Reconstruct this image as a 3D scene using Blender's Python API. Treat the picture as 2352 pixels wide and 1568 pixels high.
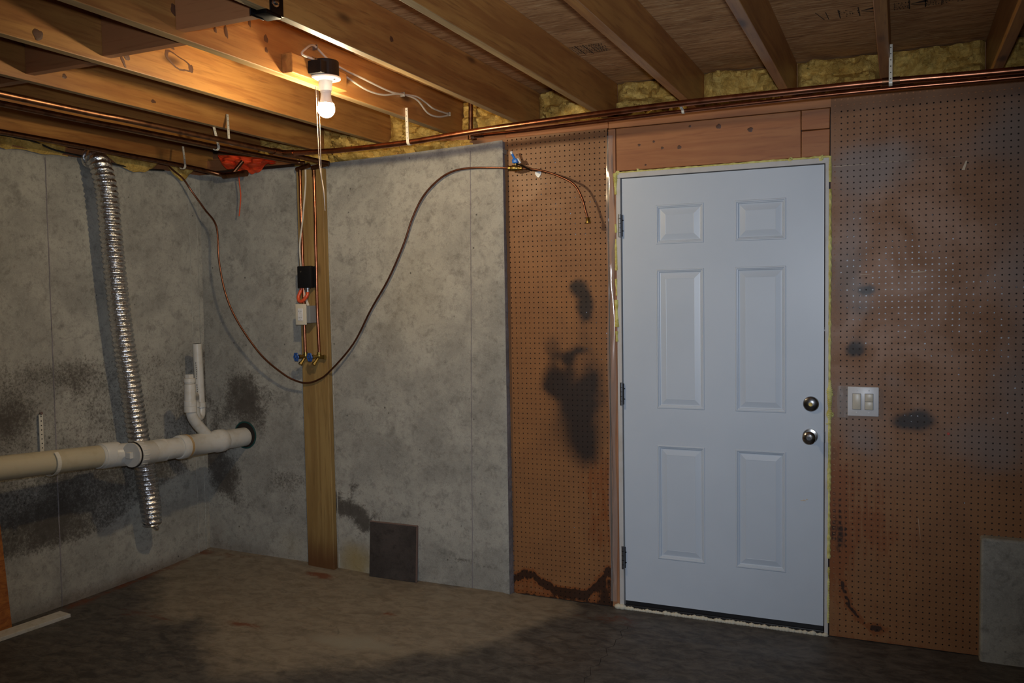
import bpy, bmesh, math, random
import numpy as np
from mathutils import Vector, Matrix
for o in list(bpy.data.objects): bpy.data.objects.remove(o)
SC = bpy.context.scene; COL = SC.collection
rnd = random.Random(7)

# ---------------------------------------------------------------- camera
cam_d = bpy.data.cameras.new('camera'); cam = bpy.data.objects.new('camera', cam_d); COL.objects.link(cam)
yaw, pitch, roll, fpx = .4193, -.0504, -.0157, 2001.47
fw = Vector((-math.sin(yaw)*math.cos(pitch), math.cos(yaw)*math.cos(pitch), math.sin(pitch)))
r0 = Vector((math.cos(yaw), math.sin(yaw), 0)); u0 = r0.cross(fw)
Rv = math.cos(roll)*r0+math.sin(roll)*u0; Uv = -math.sin(roll)*r0+math.cos(roll)*u0
CP = Vector((1.2151, -4.0293, 1.519))
cam.matrix_world = Matrix(((Rv.x, Uv.x, -fw.x, CP.x), (Rv.y, Uv.y, -fw.y, CP.y), (Rv.z, Uv.z, -fw.z, CP.z), (0, 0, 0, 1)))
cam_d.sensor_width = 36; cam_d.lens = fpx/2352*36; cam_d.clip_start = .02
SC.camera = cam
# ---------------------------------------------------------------- world, lights, exposure
w = bpy.data.worlds.new('world'); SC.world = w; w.use_nodes = True
w.node_tree.nodes['Background'].inputs[0].default_value = (.5, .6, .75, 1)
w.node_tree.nodes['Background'].inputs[1].default_value = .02
# on-camera flash: small cool source just above the lens, narrow coverage
fl = bpy.data.lights.new('camera_flash', 'SPOT'); flo = bpy.data.objects.new('camera_flash', fl); COL.objects.link(flo)
fl.energy = 225; fl.color = (.80, .88, 1.0); fl.spot_size = math.radians(82); fl.spot_blend = 1.0; fl.shadow_soft_size = .03
fp = CP+Uv*.10+fw*.03; flo.matrix_world = Matrix(((Rv.x, Uv.x, -fw.x, fp.x), (Rv.y, Uv.y, -fw.y, fp.y), (Rv.z, Uv.z, -fw.z, fp.z), (0, 0, 0, 1)))
flo.rotation_mode = 'XYZ'
BULB_STRENGTH = 700.0
SC.view_settings.view_transform = 'Standard'; SC.view_settings.look = 'None'
SC.view_settings.exposure = 0.0; SC.view_settings.gamma = 1.0
try: SC.view_settings.use_curve_mapping = False
except Exception: pass

# ---------------------------------------------------------------- helpers
MATS = {}
def mat(name, col=(.5, .5, .5), rough=.6, metal=0., spec=.5):
    m = bpy.data.materials.new(name); m.use_nodes = True
    b = m.node_tree.nodes['Principled BSDF']
    b.inputs['Base Color'].default_value = (*col, 1); b.inputs['Roughness'].default_value = rough
    b.inputs['Metallic'].default_value = metal; b.inputs['Specular IOR Level'].default_value = spec
    MATS[name] = m; return m
class NT:
    def __init__(s, m): s.t = m.node_tree; s.b = s.t.nodes['Principled BSDF']
    def n(s, ty, **k):
        x = s.t.nodes.new(ty)
        for a, v in k.items(): setattr(x, a, v)
        return x
    def l(s, a, b): s.t.links.new(a, b)
    def coord(s, scale=(1, 1, 1), kind='Object'):
        tc = s.n('ShaderNodeTexCoord'); mp = s.n('ShaderNodeMapping'); mp.inputs['Scale'].default_value = scale
        s.l(tc.outputs[kind], mp.inputs['Vector'])
        oi = s.n('ShaderNodeObjectInfo'); ml = s.n('ShaderNodeMath', operation='MULTIPLY'); ml.inputs[1].default_value = 37.
        s.l(oi.outputs['Random'], ml.inputs[0])
        if kind == 'Object': s.l(ml.outputs[0], mp.inputs['Location'])
        return mp.outputs[0]
    def noise(s, vec, sc, det=4, rough=.55, dist=0.):
        x = s.n('ShaderNodeTexNoise'); x.inputs['Scale'].default_value = sc; x.inputs['Detail'].default_value = det
        x.inputs['Roughness'].default_value = rough; x.inputs['Distortion'].default_value = dist
        if vec: s.l(vec, x.inputs['Vector'])
        return x.outputs['Fac']
    def rng(s, v, a, b, c=0., d=1., smooth=True):
        x = s.n('ShaderNodeMapRange'); x.interpolation_type = 'SMOOTHSTEP' if smooth else 'LINEAR'
        for i, q in zip(('From Min', 'From Max', 'To Min', 'To Max'), (a, b, c, d)): x.inputs[i].default_value = q
        s.l(v, x.inputs['Value']); return x.outputs[0]
    def math(s, op, a, b=None):
        x = s.n('ShaderNodeMath', operation=op)
        for i, q in enumerate((a, b)):
            if q is None: continue
            if isinstance(q, (int, float)): x.inputs[i].default_value = q
            else: s.l(q, x.inputs[i])
        return x.outputs[0]
    def mix(s, f, a, b, mode='MIX'):
        x = s.n('ShaderNodeMix', data_type='RGBA', blend_type=mode)
        if isinstance(f, (int, float)): x.inputs[0].default_value = f
        else: s.l(f, x.inputs[0])
        for i, q in ((6, a), (7, b)):
            if isinstance(q, tuple): x.inputs[i].default_value = (*q, 1)
            else: s.l(q, x.inputs[i])
        return x.outputs[2]
    def bump(s, h, st=.3, d=.002):
        x = s.n('ShaderNodeBump'); x.inputs['Strength'].default_value = st; x.inputs['Distance'].default_value = d
        s.l(h, x.inputs['Height']); s.l(x.outputs[0], s.b.inputs['Normal'])
    def attr(s, name='stain'):
        a = s.n('ShaderNodeAttribute', attribute_name=name); sp = s.n('ShaderNodeSeparateColor'); s.l(a.outputs['Color'], sp.inputs[0])
        return sp.outputs[0], sp.outputs[1], sp.outputs[2]
    def color(s, c): s.l(c, s.b.inputs['Base Color'])

def wood(name, c1, c2, c3, axis='y', rough=.6, scale=1., knots=True, bump=.25):
    m = mat(name, c1, rough); q = NT(m)
    sc = {'x': (.9, 14, 14), 'y': (14, .9, 14), 'z': (14, 14, .9)}[axis]; sc = tuple(v*scale for v in sc)
    v = q.coord(sc)
    n1 = q.noise(v, 1.2, 5, .6, 1.2); n2 = q.noise(v, 7, 4, .6)
    c = q.mix(q.rng(n1, .38, .64), c1, c2)
    c = q.mix(q.rng(n2, .5, .75, 0, .55), c, c3)
    big = q.noise(q.coord((1, 1, 1)), 2.2, 3)
    c = q.mix(q.rng(big, .35, .7, 0, .35), c, c3)
    if knots:
        vo = q.n('ShaderNodeTexVoronoi'); vo.inputs['Scale'].default_value = 1
        ks = {'x': (2.2, 7, 7), 'y': (7, 2.2, 7), 'z': (7, 7, 2.2)}[axis]
        q.l(q.coord(ks), vo.inputs['Vector'])
        k = q.rng(vo.outputs['Distance'], .05, .17, 1, 0); c = q.mix(q.math('MULTIPLY', k, .85), c, (.05, .018, .008))
    q.color(c); q.bump(n2, bump, .001); return m

def finish(me, m, smooth):
    if m: me.materials.append(m)
    if smooth:
        me.polygons.foreach_set('use_smooth', [True]*len(me.polygons))
        try: me.set_sharp_from_angle(angle=math.radians(42))
        except Exception: pass
    me.update()
def wloc(o):
    v = Vector((0, 0, 0))
    while o: v += o.location; o = o.parent
    return v
def obj(name, V, F, m, parent=None, smooth=False, origin=None, kind=None, label=None, cat=None, group=None):
    """one mesh object from world-space vertices; top-level meshes get their origin at their base"""
    V = np.asarray(V, float)
    me = bpy.data.meshes.new(name)
    if parent is not None: off = np.array(wloc(parent))
    elif origin is not None: off = np.array(origin)
    else: off = np.array([(V[:, 0].min()+V[:, 0].max())/2, (V[:, 1].min()+V[:, 1].max())/2, V[:, 2].min()])
    me.from_pydata((V-off).tolist(), [], [list(map(int, f)) for f in F])
    finish(me, m, smooth)
    o = bpy.data.objects.new(name, me); COL.objects.link(o)
    if parent is not None: o.parent = parent
    else: o.location = off.tolist()
    tag(o, label, cat, group, kind); return o
def tag(o, label=None, cat=None, group=None, kind=None):
    if label: o['label'] = label
    if cat: o['category'] = cat
    if group: o['group'] = group
    if kind: o['kind'] = kind
    return o
def thing(name, loc, label, cat, group=None):
    o = bpy.data.objects.new(name, None); o.empty_display_size = .05; COL.objects.link(o); o.location = loc
    return tag(o, label, cat, group)
def join(*vf):
    V = []; F = []; n = 0
    for v, f in vf:
        V += [tuple(p) for p in v]; F += [[i+n for i in q] for q in f]; n += len(v)
    return V, F
def box(x0, x1, y0, y1, z0, z1, bev=.002, jit=0.):
    bm = bmesh.new(); bmesh.ops.create_cube(bm, size=1)
    for v in bm.verts:
        v.co = Vector(((x0+x1)/2+v.co.x*(x1-x0), (y0+y1)/2+v.co.y*(y1-y0), (z0+z1)/2+v.co.z*(z1-z0)))
        if jit: v.co += Vector([rnd.uniform(-jit, jit) for _ in range(3)])
    if bev: bmesh.ops.bevel(bm, geom=list(bm.edges), offset=bev, segments=2, profile=.5, affect='EDGES')
    bm.verts.index_update()
    V = [tuple(v.co) for v in bm.verts]; F = [[v.index for v in f.verts] for f in bm.faces]; bm.free(); return V, F
def xform(vf, M):
    return [tuple(M @ Vector(v)) for v in vf[0]], vf[1]
def spline(pts, sub=8):
    P = [Vector(p) for p in pts]; P = [2*P[0]-P[1]]+P+[2*P[-1]-P[-2]]; out = []
    for i in range(1, len(P)-2):
        a, b, c, d = P[i-1:i+3]
        for k in range(sub):
            t = k/sub; out.append(.5*((2*b)+(c-a)*t+(2*a-5*b+4*c-d)*t*t+(-a+3*b-3*c+d)*t**3))
    out.append(P[-2]); return out
def tube(pts, r, seg=12, cap=True, rad=None):
    P = [Vector(p) for p in pts]; n = len(P); V = []; F = []
    t = (P[1]-P[0]).normalized(); up = Vector((0, 0, 1)) if abs(t.z) < .9 else Vector((1, 0, 0))
    a = t.cross(up).normalized()
    for i, p in enumerate(P):
        t = (P[min(i+1, n-1)]-P[max(i-1, 0)]).normalized(); a = (a-t*a.dot(t)).normalized(); b = t.cross(a)
        for k in range(seg):
            th = 2*math.pi*k/seg; rr = rad(i, th) if rad else r
            V.append(tuple(p+a*math.cos(th)*rr+b*math.sin(th)*rr))
    for i in range(n-1):
        for k in range(seg):
            k2 = (k+1) % seg; F.append([i*seg+k, i*seg+k2, (i+1)*seg+k2, (i+1)*seg+k])
    if cap: F.append(list(range(seg))[::-1]); F.append([(n-1)*seg+k for k in range(seg)])
    return V, F
def lathe(p0, d, prof, seg=24, cap=True):
    """profile [(along, radius)] around the axis p0 + d*along"""
    p0 = Vector(p0); d = Vector(d).normalized(); up = Vector((0, 0, 1)) if abs(d.z) < .9 else Vector((1, 0, 0))
    a = d.cross(up).normalized(); b = d.cross(a); V = []; F = []
    for s, r in prof:
        for k in range(seg):
            th = 2*math.pi*k/seg; V.append(tuple(p0+d*s+(a*math.cos(th)+b*math.sin(th))*r))
    for i in range(len(prof)-1):
        for k in range(seg):
            k2 = (k+1) % seg; F.append([i*seg+k, i*seg+k2, (i+1)*seg+k2, (i+1)*seg+k])
    if cap: F.append(list(range(seg))[::-1]); F.append([(len(prof)-1)*seg+k for k in range(seg)])
    return V, F
def vnoise(P, sc, seed=0):
    """numpy value noise, P (N,2) or (N,3) -> 0..1"""
    P = np.asarray(P)*sc; i = np.floor(P).astype(int); f = P-i; f = f*f*(3-2*f); D = P.shape[1]; out = 0
    for c in range(2**D):
        bits = [(c >> k) & 1 for k in range(D)]; h = np.full(len(P), seed*7919+13, dtype=np.int64); wgt = 1
        for k, bt in enumerate(bits):
            h = (h ^ ((i[:, k]+bt)*(374761393, 668265263, 2147483647)[k])) & 0x7fffffff; h = (h*1274126177+12345) & 0x7fffffff
            wgt = wgt*(f[:, k] if bt else 1-f[:, k])
        h = ((h ^ (h >> 13))*1103515245+12345) & 0x7fffffff
        out = out+wgt*(h % 100003)/100003.
    return out
def fbm(P, sc, seed=0, oct=4):
    s = 0; a = .5; t = 0
    for o in range(oct): s = s+a*vnoise(P, sc*2**o, seed+o); t += a; a *= .55
    return s/t
def blobs(P, L, warp=.0, wsc=6, seed=3):
    """sum of soft ellipses (cx, cy, rx, ry, amp[, flat]); warp wobbles their outlines"""
    if warp: P = P+warp*(np.stack([fbm(P, wsc, seed), fbm(P, wsc, seed+50)], 1)-.5)
    s = np.zeros(len(P))
    for b in L:
        d = ((P[:, 0]-b[0])/b[2])**2+((P[:, 1]-b[1])/b[3])**2; p = b[5] if len(b) > 5 else 1.
        s = np.maximum(s, 0)+b[4]*np.exp(-d**p)
    return np.clip(s, 0, 1)
def set_attr(o, col, name='stain'):
    a = o.data.color_attributes.new(name, 'FLOAT_COLOR', 'POINT'); c = np.ones((len(o.data.vertices), 4), np.float32)
    c[:, :col.shape[1]] = col; a.data.foreach_set('color', c.ravel())
def grid(u0, u1, v0, v1, step, fn):
    nu = max(1, int(round((u1-u0)/step))); nv = max(1, int(round((v1-v0)/step)))
    U, W = np.meshgrid(np.linspace(u0, u1, nu+1), np.linspace(v0, v1, nv+1)); P = np.stack([U.ravel(), W.ravel()], 1)
    idx = np.arange((nu+1)*(nv+1)).reshape(nv+1, nu+1)
    F = np.stack([idx[:-1, :-1], idx[:-1, 1:], idx[1:, 1:], idx[1:, :-1]], -1).reshape(-1, 4)
    return fn(P), F, P
def ss(a, b, x): t = np.clip((x-a)/(b-a), 0, 1); return t*t*(3-2*t)

# ---------------------------------------------------------------- materials
def concrete(name, base, dark, rough=.85, speck=1.0, yellow=(.30, .22, .07), brown=(.035, .026, .02)):
    m = mat(name, base, rough, spec=.25); q = NT(m); v = q.coord((1, 1, 1))
    n1 = q.noise(v, 3.5, 6, .62, .4); n2 = q.noise(v, 28, 6, .7); n3 = q.noise(v, 160, 4, .7); n4 = q.noise(v, 11, 6, .75, .3)
    n5 = q.noise(v, 75, 5, .8)
    c = q.mix(q.rng(n1, .33, .68), base, dark)
    c = q.mix(q.rng(n2, .48, .70, 0, .5), c, tuple(x*.62 for x in dark))
    c = q.mix(q.rng(n5, .52, .70, 0, .38), c, tuple(x*.5 for x in dark))
    c = q.mix(q.rng(n3, .52, .72, 0, .35), c, tuple(min(1, x*1.3) for x in base))
    c = q.mix(q.rng(n4, .52, .68, 0, .42), c, tuple(x*.5 for x in dark)); c = q.mix(q.rng(q.noise(v, 22, 5, .8, .6), .54, .66, 0, .34), c, tuple(x*.45 for x in dark))
    R, G, B = q.attr()
    c = q.mix(q.math('MULTIPLY', B, .8), c, yellow)
    c = q.mix(q.rng(q.math('ADD', R, q.math('MULTIPLY', q.math('SUBTRACT', n2, .5), .8)), .35, 1.0, 0, .66), c, (.095, .080, .068))
    s = q.math('ADD', q.math('MULTIPLY', R, .42), q.math('MULTIPLY', n5, .95))
    c = q.mix(q.rng(s, .62, .84, 0, .62), c, brown)
    c = q.mix(q.math('MULTIPLY', G, .75), c, (.085, .04, .02))
    vo = q.n('ShaderNodeTexVoronoi'); vo.inputs['Scale'].default_value = 22; vo.inputs['Randomness'].default_value = 1
    q.l(q.coord((1, 1, 1)), vo.inputs['Vector'])
    pit = q.math('MULTIPLY', q.rng(vo.outputs['Distance'], .05, .16, 1, 0), q.rng(q.noise(v, 6, 3), .56, .64))
    c = q.mix(q.math('MULTIPLY', pit, .8*speck), c, (.03, .028, .025))
    q.color(c); q.bump(q.math('ADD', n2, q.math('MULTIPLY', n3, .5)), .5, .004); return m
M_conc = concrete('concrete_wall', (.42, .405, .355), (.28, .27, .24))
M_conc2 = concrete('concrete_return', (.30, .27, .27), (.20, .18, .18))
M_joist = wood('fir_joist', (.46, .22, .060), (.34, .14, .038), (.17, .060, .020), 'y', .42)
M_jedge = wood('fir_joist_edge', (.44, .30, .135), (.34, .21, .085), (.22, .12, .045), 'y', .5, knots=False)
M_joistx = wood('fir_blocking', (.34, .15, .06), (.36, .15, .06), (.22, .08, .03), 'x', .5)
M_header = wood('fir_header', (.46, .19, .065), (.38, .14, .045), (.24, .08, .03), 'x', .55)
M_stud = wood('fir_stud', (.46, .22, .10), (.38, .16, .07), (.22, .09, .04), 'z', .55, knots=False)
M_post = wood('treated_lumber', (.33, .215, .075), (.25, .15, .048), (.14, .078, .025), 'z', .65, knots=True)
q = NT(M_post); tc_ = q.n('ShaderNodeTexCoord'); sp_ = q.n('ShaderNodeSeparateXYZ'); q.l(tc_.outputs['Generated'], sp_.inputs[0])
old = q.b.inputs['Base Color'].links[0].from_socket; wn = q.math('ADD', sp_.outputs[2], q.math('MULTIPLY', q.math('SUBTRACT', q.noise(q.coord((20, 20, 2)), 1.5, 3), .5), .06))
q.color(q.mix(q.rng(wn, .01, .10, .85, 0), old, (.10, .035, .010)))
M_dark = mat('dark_gap', (.012, .008, .006), .9)
# ceiling OSB
m = M_osb = mat('strand_board', (.3, .18, .09), .75); q = NT(m); v = q.coord((5, 26, 10), 'Generated'); v = q.coord((3.0, 22, 5))
a = q.noise(v, 1.4, 5, .65, 1.0); b = q.noise(q.coord((9, 60, 9)), 1.5, 3, .6, .6)
c = q.mix(q.rng(a, .35, .68), (.62, .345, .145), (.38, .185, .065)); c = q.mix(q.rng(b, .52, .7, 0, .6), c, (.78, .55, .29)); c = q.mix(q.rng(b, .30, .44, .7, 0), c, (.15, .06, .025))
q.color(c); q.bump(b, .6, .002)
m = M_osb2 = mat('orange_strand_board', (.4, .15, .04), .6); q = NT(m); a = q.noise(q.coord((6, 6, 18)), 2, 5, .65, 1.5)
q.color(q.mix(q.rng(a, .35, .65), (.42, .15, .03), (.24, .07, .015))); q.bump(a, .5, .002)
# floor
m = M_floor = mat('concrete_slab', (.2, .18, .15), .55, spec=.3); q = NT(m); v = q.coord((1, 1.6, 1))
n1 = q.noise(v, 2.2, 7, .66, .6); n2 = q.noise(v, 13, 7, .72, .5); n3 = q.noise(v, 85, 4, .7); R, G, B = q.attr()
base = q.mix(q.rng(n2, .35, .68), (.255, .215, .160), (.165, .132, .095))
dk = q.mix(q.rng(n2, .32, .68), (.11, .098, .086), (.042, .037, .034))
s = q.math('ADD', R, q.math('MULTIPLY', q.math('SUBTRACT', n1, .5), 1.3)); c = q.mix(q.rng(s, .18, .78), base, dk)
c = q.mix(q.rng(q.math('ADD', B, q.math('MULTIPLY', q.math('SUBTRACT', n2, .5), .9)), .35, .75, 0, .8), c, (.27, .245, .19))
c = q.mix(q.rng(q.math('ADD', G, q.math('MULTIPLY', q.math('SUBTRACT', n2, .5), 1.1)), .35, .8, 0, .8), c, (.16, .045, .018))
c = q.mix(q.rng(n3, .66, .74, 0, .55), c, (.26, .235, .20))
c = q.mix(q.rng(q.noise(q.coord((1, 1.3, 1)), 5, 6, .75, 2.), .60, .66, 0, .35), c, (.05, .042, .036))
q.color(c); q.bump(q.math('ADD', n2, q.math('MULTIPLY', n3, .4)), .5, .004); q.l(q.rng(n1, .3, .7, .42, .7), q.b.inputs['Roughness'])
# pegboard
def peg(name):
    m = mat(name, (.3, .14, .07), .42, spec=.4); q = NT(m); v = q.coord((1, 1, 1)); R, G, B = q.attr()
    n1 = q.noise(v, 4, 5, .6, .6); n2 = q.noise(q.coord((1, 1, .35)), 40, 5, .75); nf = q.noise(v, 220, 3, .7); n3 = q.noise(q.coord((6, 1, .5)), 9, 4, .65)
    c = q.mix(q.rng(n1, .3, .7), (.285, .130, .050), (.225, .098, .036)); c = q.mix(q.rng(nf, .45, .75, 0, .3), c, (.36, .18, .08))
    c = q.mix(q.rng(q.math('ADD', B, q.math('MULTIPLY', q.math('SUBTRACT', nf, .5), .35)), .05, .95, 0, .64), c, (.19, .18, .18))
    w_ = q.math('ADD', G, q.math('MULTIPLY', q.math('SUBTRACT', n2, .5), .9)); w_ = q.math('ADD', w_, q.math('MULTIPLY', q.math('SUBTRACT', n3, .5), .6))
    c = q.mix(q.rng(w_, .32, .62, 0, .8), c, (.215, .062, .014)); c = q.mix(q.rng(w_, .86, 1.1, 0, .9), c, (.02, .009, .005))
    c = q.mix(q.rng(q.math('ADD', R, q.math('MULTIPLY', q.math('SUBTRACT', nf, .5), .25)), .0, 1.05, 0, .95), c, (.022, .018, .017))
    q.color(c); q.bump(nf, .15, .001); q.l(q.rng(n1, .3, .7, .42, .56), q.b.inputs['Roughness']); return m
M_peg = peg('brown_hardboard')
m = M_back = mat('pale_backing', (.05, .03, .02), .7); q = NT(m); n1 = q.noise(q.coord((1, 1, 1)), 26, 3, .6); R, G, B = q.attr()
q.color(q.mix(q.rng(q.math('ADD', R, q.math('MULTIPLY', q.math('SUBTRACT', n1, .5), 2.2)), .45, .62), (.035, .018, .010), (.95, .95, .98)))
# painted / plastics / metal
m = M_door = mat('white_door_paint', (.63, .66, .68), .38); q = NT(m); n = q.noise(q.coord((1, 1, 1)), 3, 4)
q.color(q.mix(q.rng(n, .3, .7), (.56, .625, .71), (.53, .595, .68))); q.bump(q.noise(q.coord((1, 1, 1)), 500, 2), .06, .0005)
m = M_jamb = mat('cream_jamb', (.55, .53, .50), .5); q = NT(m); n = q.noise(q.coord((1, 1, 1)), 12, 5); q.color(q.mix(q.rng(n, .45, .75, 0, .5), (.56, .545, .53), (.42, .37, .31)))
m = M_foam = mat('yellow_foam', (.66, .60, .16), .8); q = NT(m); n = q.noise(q.coord((1, 1, 1)), 30, 4); q.color(q.mix(q.rng(n, .4, .7), (.70, .66, .24), (.50, .42, .10))); q.bump(n, .5, .004)
M_foamw = mat('pale_foam', (.62, .58, .46), .7); M_thr = mat('black_threshold', (.012, .012, .014), .45)
m = M_ins = mat('glass_wool', (.6, .45, .12), .95, spec=.1); q = NT(m); v = q.coord((1, 1, 1)); n = q.noise(v, 9, 6, .7, 1.5); n2 = q.noise(v, 55, 5, .75, .8)
c = q.mix(q.rng(n, .36, .60), (.86, .59, .17), (.62, .38, .09)); c = q.mix(q.rng(n, .60, .72, 0, .9), c, (.55, .26, .05)); c = q.mix(q.rng(n2, .42, .72, 0, .4), c, (.28, .17, .05)); c = q.mix(q.rng(n2, .3, .42, .4, 0), c, (.85, .72, .32)); q.color(c); q.bump(q.math('ADD', n, n2), .9, .01)
def metal(name, c, rough, c2=None, bump=0., bs=60):
    m = mat(name, c, rough, 1.); q = NT(m); n = q.noise(q.coord((1, 1, 1)), bs, 4)
    if c2: q.color(q.mix(q.rng(n, .4, .68), c, c2))
    if bump: q.bump(n, bump, .002)
    return m
M_cop = metal('copper', (.42, .165, .09), .30, (.26, .09, .045), .05, 20)
M_copd = metal('tarnished_copper', (.22, .105, .055), .38, (.12, .055, .03), .1, 30)
M_copt = metal('soft_copper_tube', (.24, .10, .06), .36, (.18, .08, .05), .1, 30)
M_brass = metal('brass', (.46, .33, .10), .35, (.26, .18, .06), .1, 60); M_chrome = metal('satin_nickel', (.48, .46, .44), .22)
M_nick = metal('dark_nickel', (.30, .30, .31), .25); M_steel = metal('galvanized_steel', (.42, .42, .43), .45, (.3, .3, .3)); M_blkmet = metal('black_steel', (.03, .03, .032), .4)
m = M_foil = mat('foil', (.82, .82, .84), .2, 1.); q = NT(m); v = q.coord((1, 1, 1)); n = q.noise(v, 90, 4, .7, 1.2); n2 = q.noise(v, 260, 3, .6)
q.color(q.mix(q.rng(n, .3, .7), (.86, .86, .88), (.55, .54, .54))); q.bump(q.math('ADD', q.noise(v, 48, 2, .5, .8), q.math('MULTIPLY', n2, .12)), .8, .0045); q.l(q.rng(n2, .3, .7, .24, .40), q.b.inputs['Roughness'])
def plas(name, c, c2, rough=.35, sc=14):
    m = mat(name, c, rough); q = NT(m); n = q.noise(q.coord((1, 1, 1)), sc, 4, .6); q.color(q.mix(q.rng(n, .45, .75, 0, .8), c, c2)); return m
M_pvc = plas('white_pvc', (.60, .585, .54), (.50, .46, .38)); M_pvcb = plas('aged_beige_pvc', (.50, .435, .30), (.40, .335, .21)); M_pvco = plas('pvc_cement_stain', (.42, .27, .12), (.5, .4, .25))
M_sleeve = mat('green_sleeve', (.01, .06, .055), .5); M_white = plas('white_plastic', (.68, .68, .70), (.60, .59, .58)); M_almond = plas('almond_plastic', (.62, .57, .46), (.56, .50, .40)); M_black = mat('black_plastic', (.006, .006, .007), .55, spec=.25)
M_porc = mat('white_lampholder', (.75, .74, .72), .4); M_cable = plas('white_cable', (.58, .54, .46), (.45, .40, .32)); M_cord = mat('pull_cord', (.6, .5, .4), .8); M_hang = plas('white_pipe_strap', (.66, .62, .52), (.5, .42, .3))
M_blue = plas('blue_paint', (.02, .09, .33), (.015, .05, .2)); M_blue2 = mat('blue_vinyl', (.01, .16, .62), .35); M_red = plas('orange_cord', (.65, .09, .03), (.5, .06, .02)); M_cloth = plas('orange_fabric', (.80, .075, .012), (.55, .04, .01), .7, 30)
M_paper = mat('white_tag_plastic', (.72, .74, .74), .3); M_gray = mat('grey_plastic_box', (.20, .21, .22), .5); M_slate = concrete('dark_slate', (.075, .062, .056), (.045, .038, .035), .5, .2); M_edge = mat('slate_edge', (.17, .11, .09), .6)
M_trimw = plas('white_trim_paint', (.55, .53, .48), (.42, .38, .3), .5, 30); M_ink = mat('stamp_ink', (.045, .028, .018), .8); M_wire = mat('black_cable', (.01, .01, .01), .5); M_scr = mat('scratched_fibre', (.62, .52, .40), .8); M_redm = mat('red_mark', (.5, .05, .03), .5)
m = M_film = mat('clear_plastic_film', (.75, .72, .70), .12); q = NT(m); tr = q.n('ShaderNodeBsdfTransparent'); gl = q.n('ShaderNodeBsdfGlossy'); gl.inputs['Roughness'].default_value = .16
gl.inputs['Color'].default_value = (.9, .85, .8, 1); fr = q.n('ShaderNodeFresnel'); fr.inputs[0].default_value = 1.5; mx = q.n('ShaderNodeMixShader'); mx2 = q.n('ShaderNodeMixShader'); mx2.inputs[0].default_value = .16
q.l(q.rng(fr.outputs[0], 0, 1, .06, .9, False), mx.inputs[0]); q.l(tr.outputs[0], mx.inputs[1]); q.l(gl.outputs[0], mx.inputs[2]); q.l(mx.outputs[0], mx2.inputs[1]); q.l(q.b.outputs[0], mx2.inputs[2])
q.l(mx2.outputs[0], q.t.nodes['Material Output'].inputs['Surface'])
m = M_bulb = mat('glowing_bulb_dome', (1, 1, 1)); q = NT(m); q.b.inputs['Emission Color'].default_value = (1.0, .80, .50, 1); q.b.inputs['Emission Strength'].default_value = BULB_STRENGTH

# ---------------------------------------------------------------- the setting
def floor_z(x, y):
    a = np.interp(x, [-2.7, -1.83, -1.4, -.62, -.56], [.055, .042, .021, .018, .0]); return a*np.exp(np.minimum(0, y+.06)/.4)
def ffn(P): return np.stack([P[:, 0], P[:, 1], floor_z(P[:, 0], P[:, 1])], 1)
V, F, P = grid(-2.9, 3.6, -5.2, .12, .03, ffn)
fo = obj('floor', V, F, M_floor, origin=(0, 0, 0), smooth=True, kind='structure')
# tan clean area in the corner, dark grey around the front and the door
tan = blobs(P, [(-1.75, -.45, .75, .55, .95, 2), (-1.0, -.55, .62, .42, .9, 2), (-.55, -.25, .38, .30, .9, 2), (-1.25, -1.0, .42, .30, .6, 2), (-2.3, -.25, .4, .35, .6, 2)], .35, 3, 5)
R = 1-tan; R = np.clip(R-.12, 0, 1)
G = blobs(P, [(-1.66, -.19, .11, .05, 1), (-1.60, -.88, .16, .035, .8), (-1.02, -.50, .05, .03, .9), (-2.35, -.12, .3, .05, .55), (-2.15, -.95, .3, .06, .55), (-2.56, -.7, .06, .7, .7), (-1.95, -.62, .25, .03, .35), (-.05, -.16, .25, .1, .5), (.55, -.12, .35, .07, .35)], .12, 9, 8)
B = blobs(P, [(-.98, -.86, .30, .10, .8), (-2.42, -.17, .06, .035, 1.), (-1.35, -.28, .25, .10, .5), (-.62, -.45, .05, .05, .6), (.9, -.25, .5, .08, .35), (-1.98, -1.22, .06, .03, .7)], .1, 8, 11)
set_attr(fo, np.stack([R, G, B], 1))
def crack(name, pts, wd, m, parent):
    V = []; F = []
    for i, (x, y) in enumerate(pts):
        z = float(floor_z(np.array([x]), np.array([y]))[0])+.0006; V += [(x-wd/2, y, z), (x+wd/2, y+wd*.3, z)]
        if i: F.append([2*i-2, 2*i-1, 2*i+1, 2*i])
    return obj(name, V, F, m, parent)
cp = [(.08+.012*math.sin(i*2.1)+.006*math.sin(i*5.3), -.22-.035*i) for i in range(20)]; crack('hairline_crack', cp, .0022, M_dark, fo)
cp = [(.08-.03*i, -.60-.022*i+.012*math.sin(i*2.7)) for i in range(14)]; crack('hairline_crack', cp, .0018, M_dark, fo)

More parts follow.
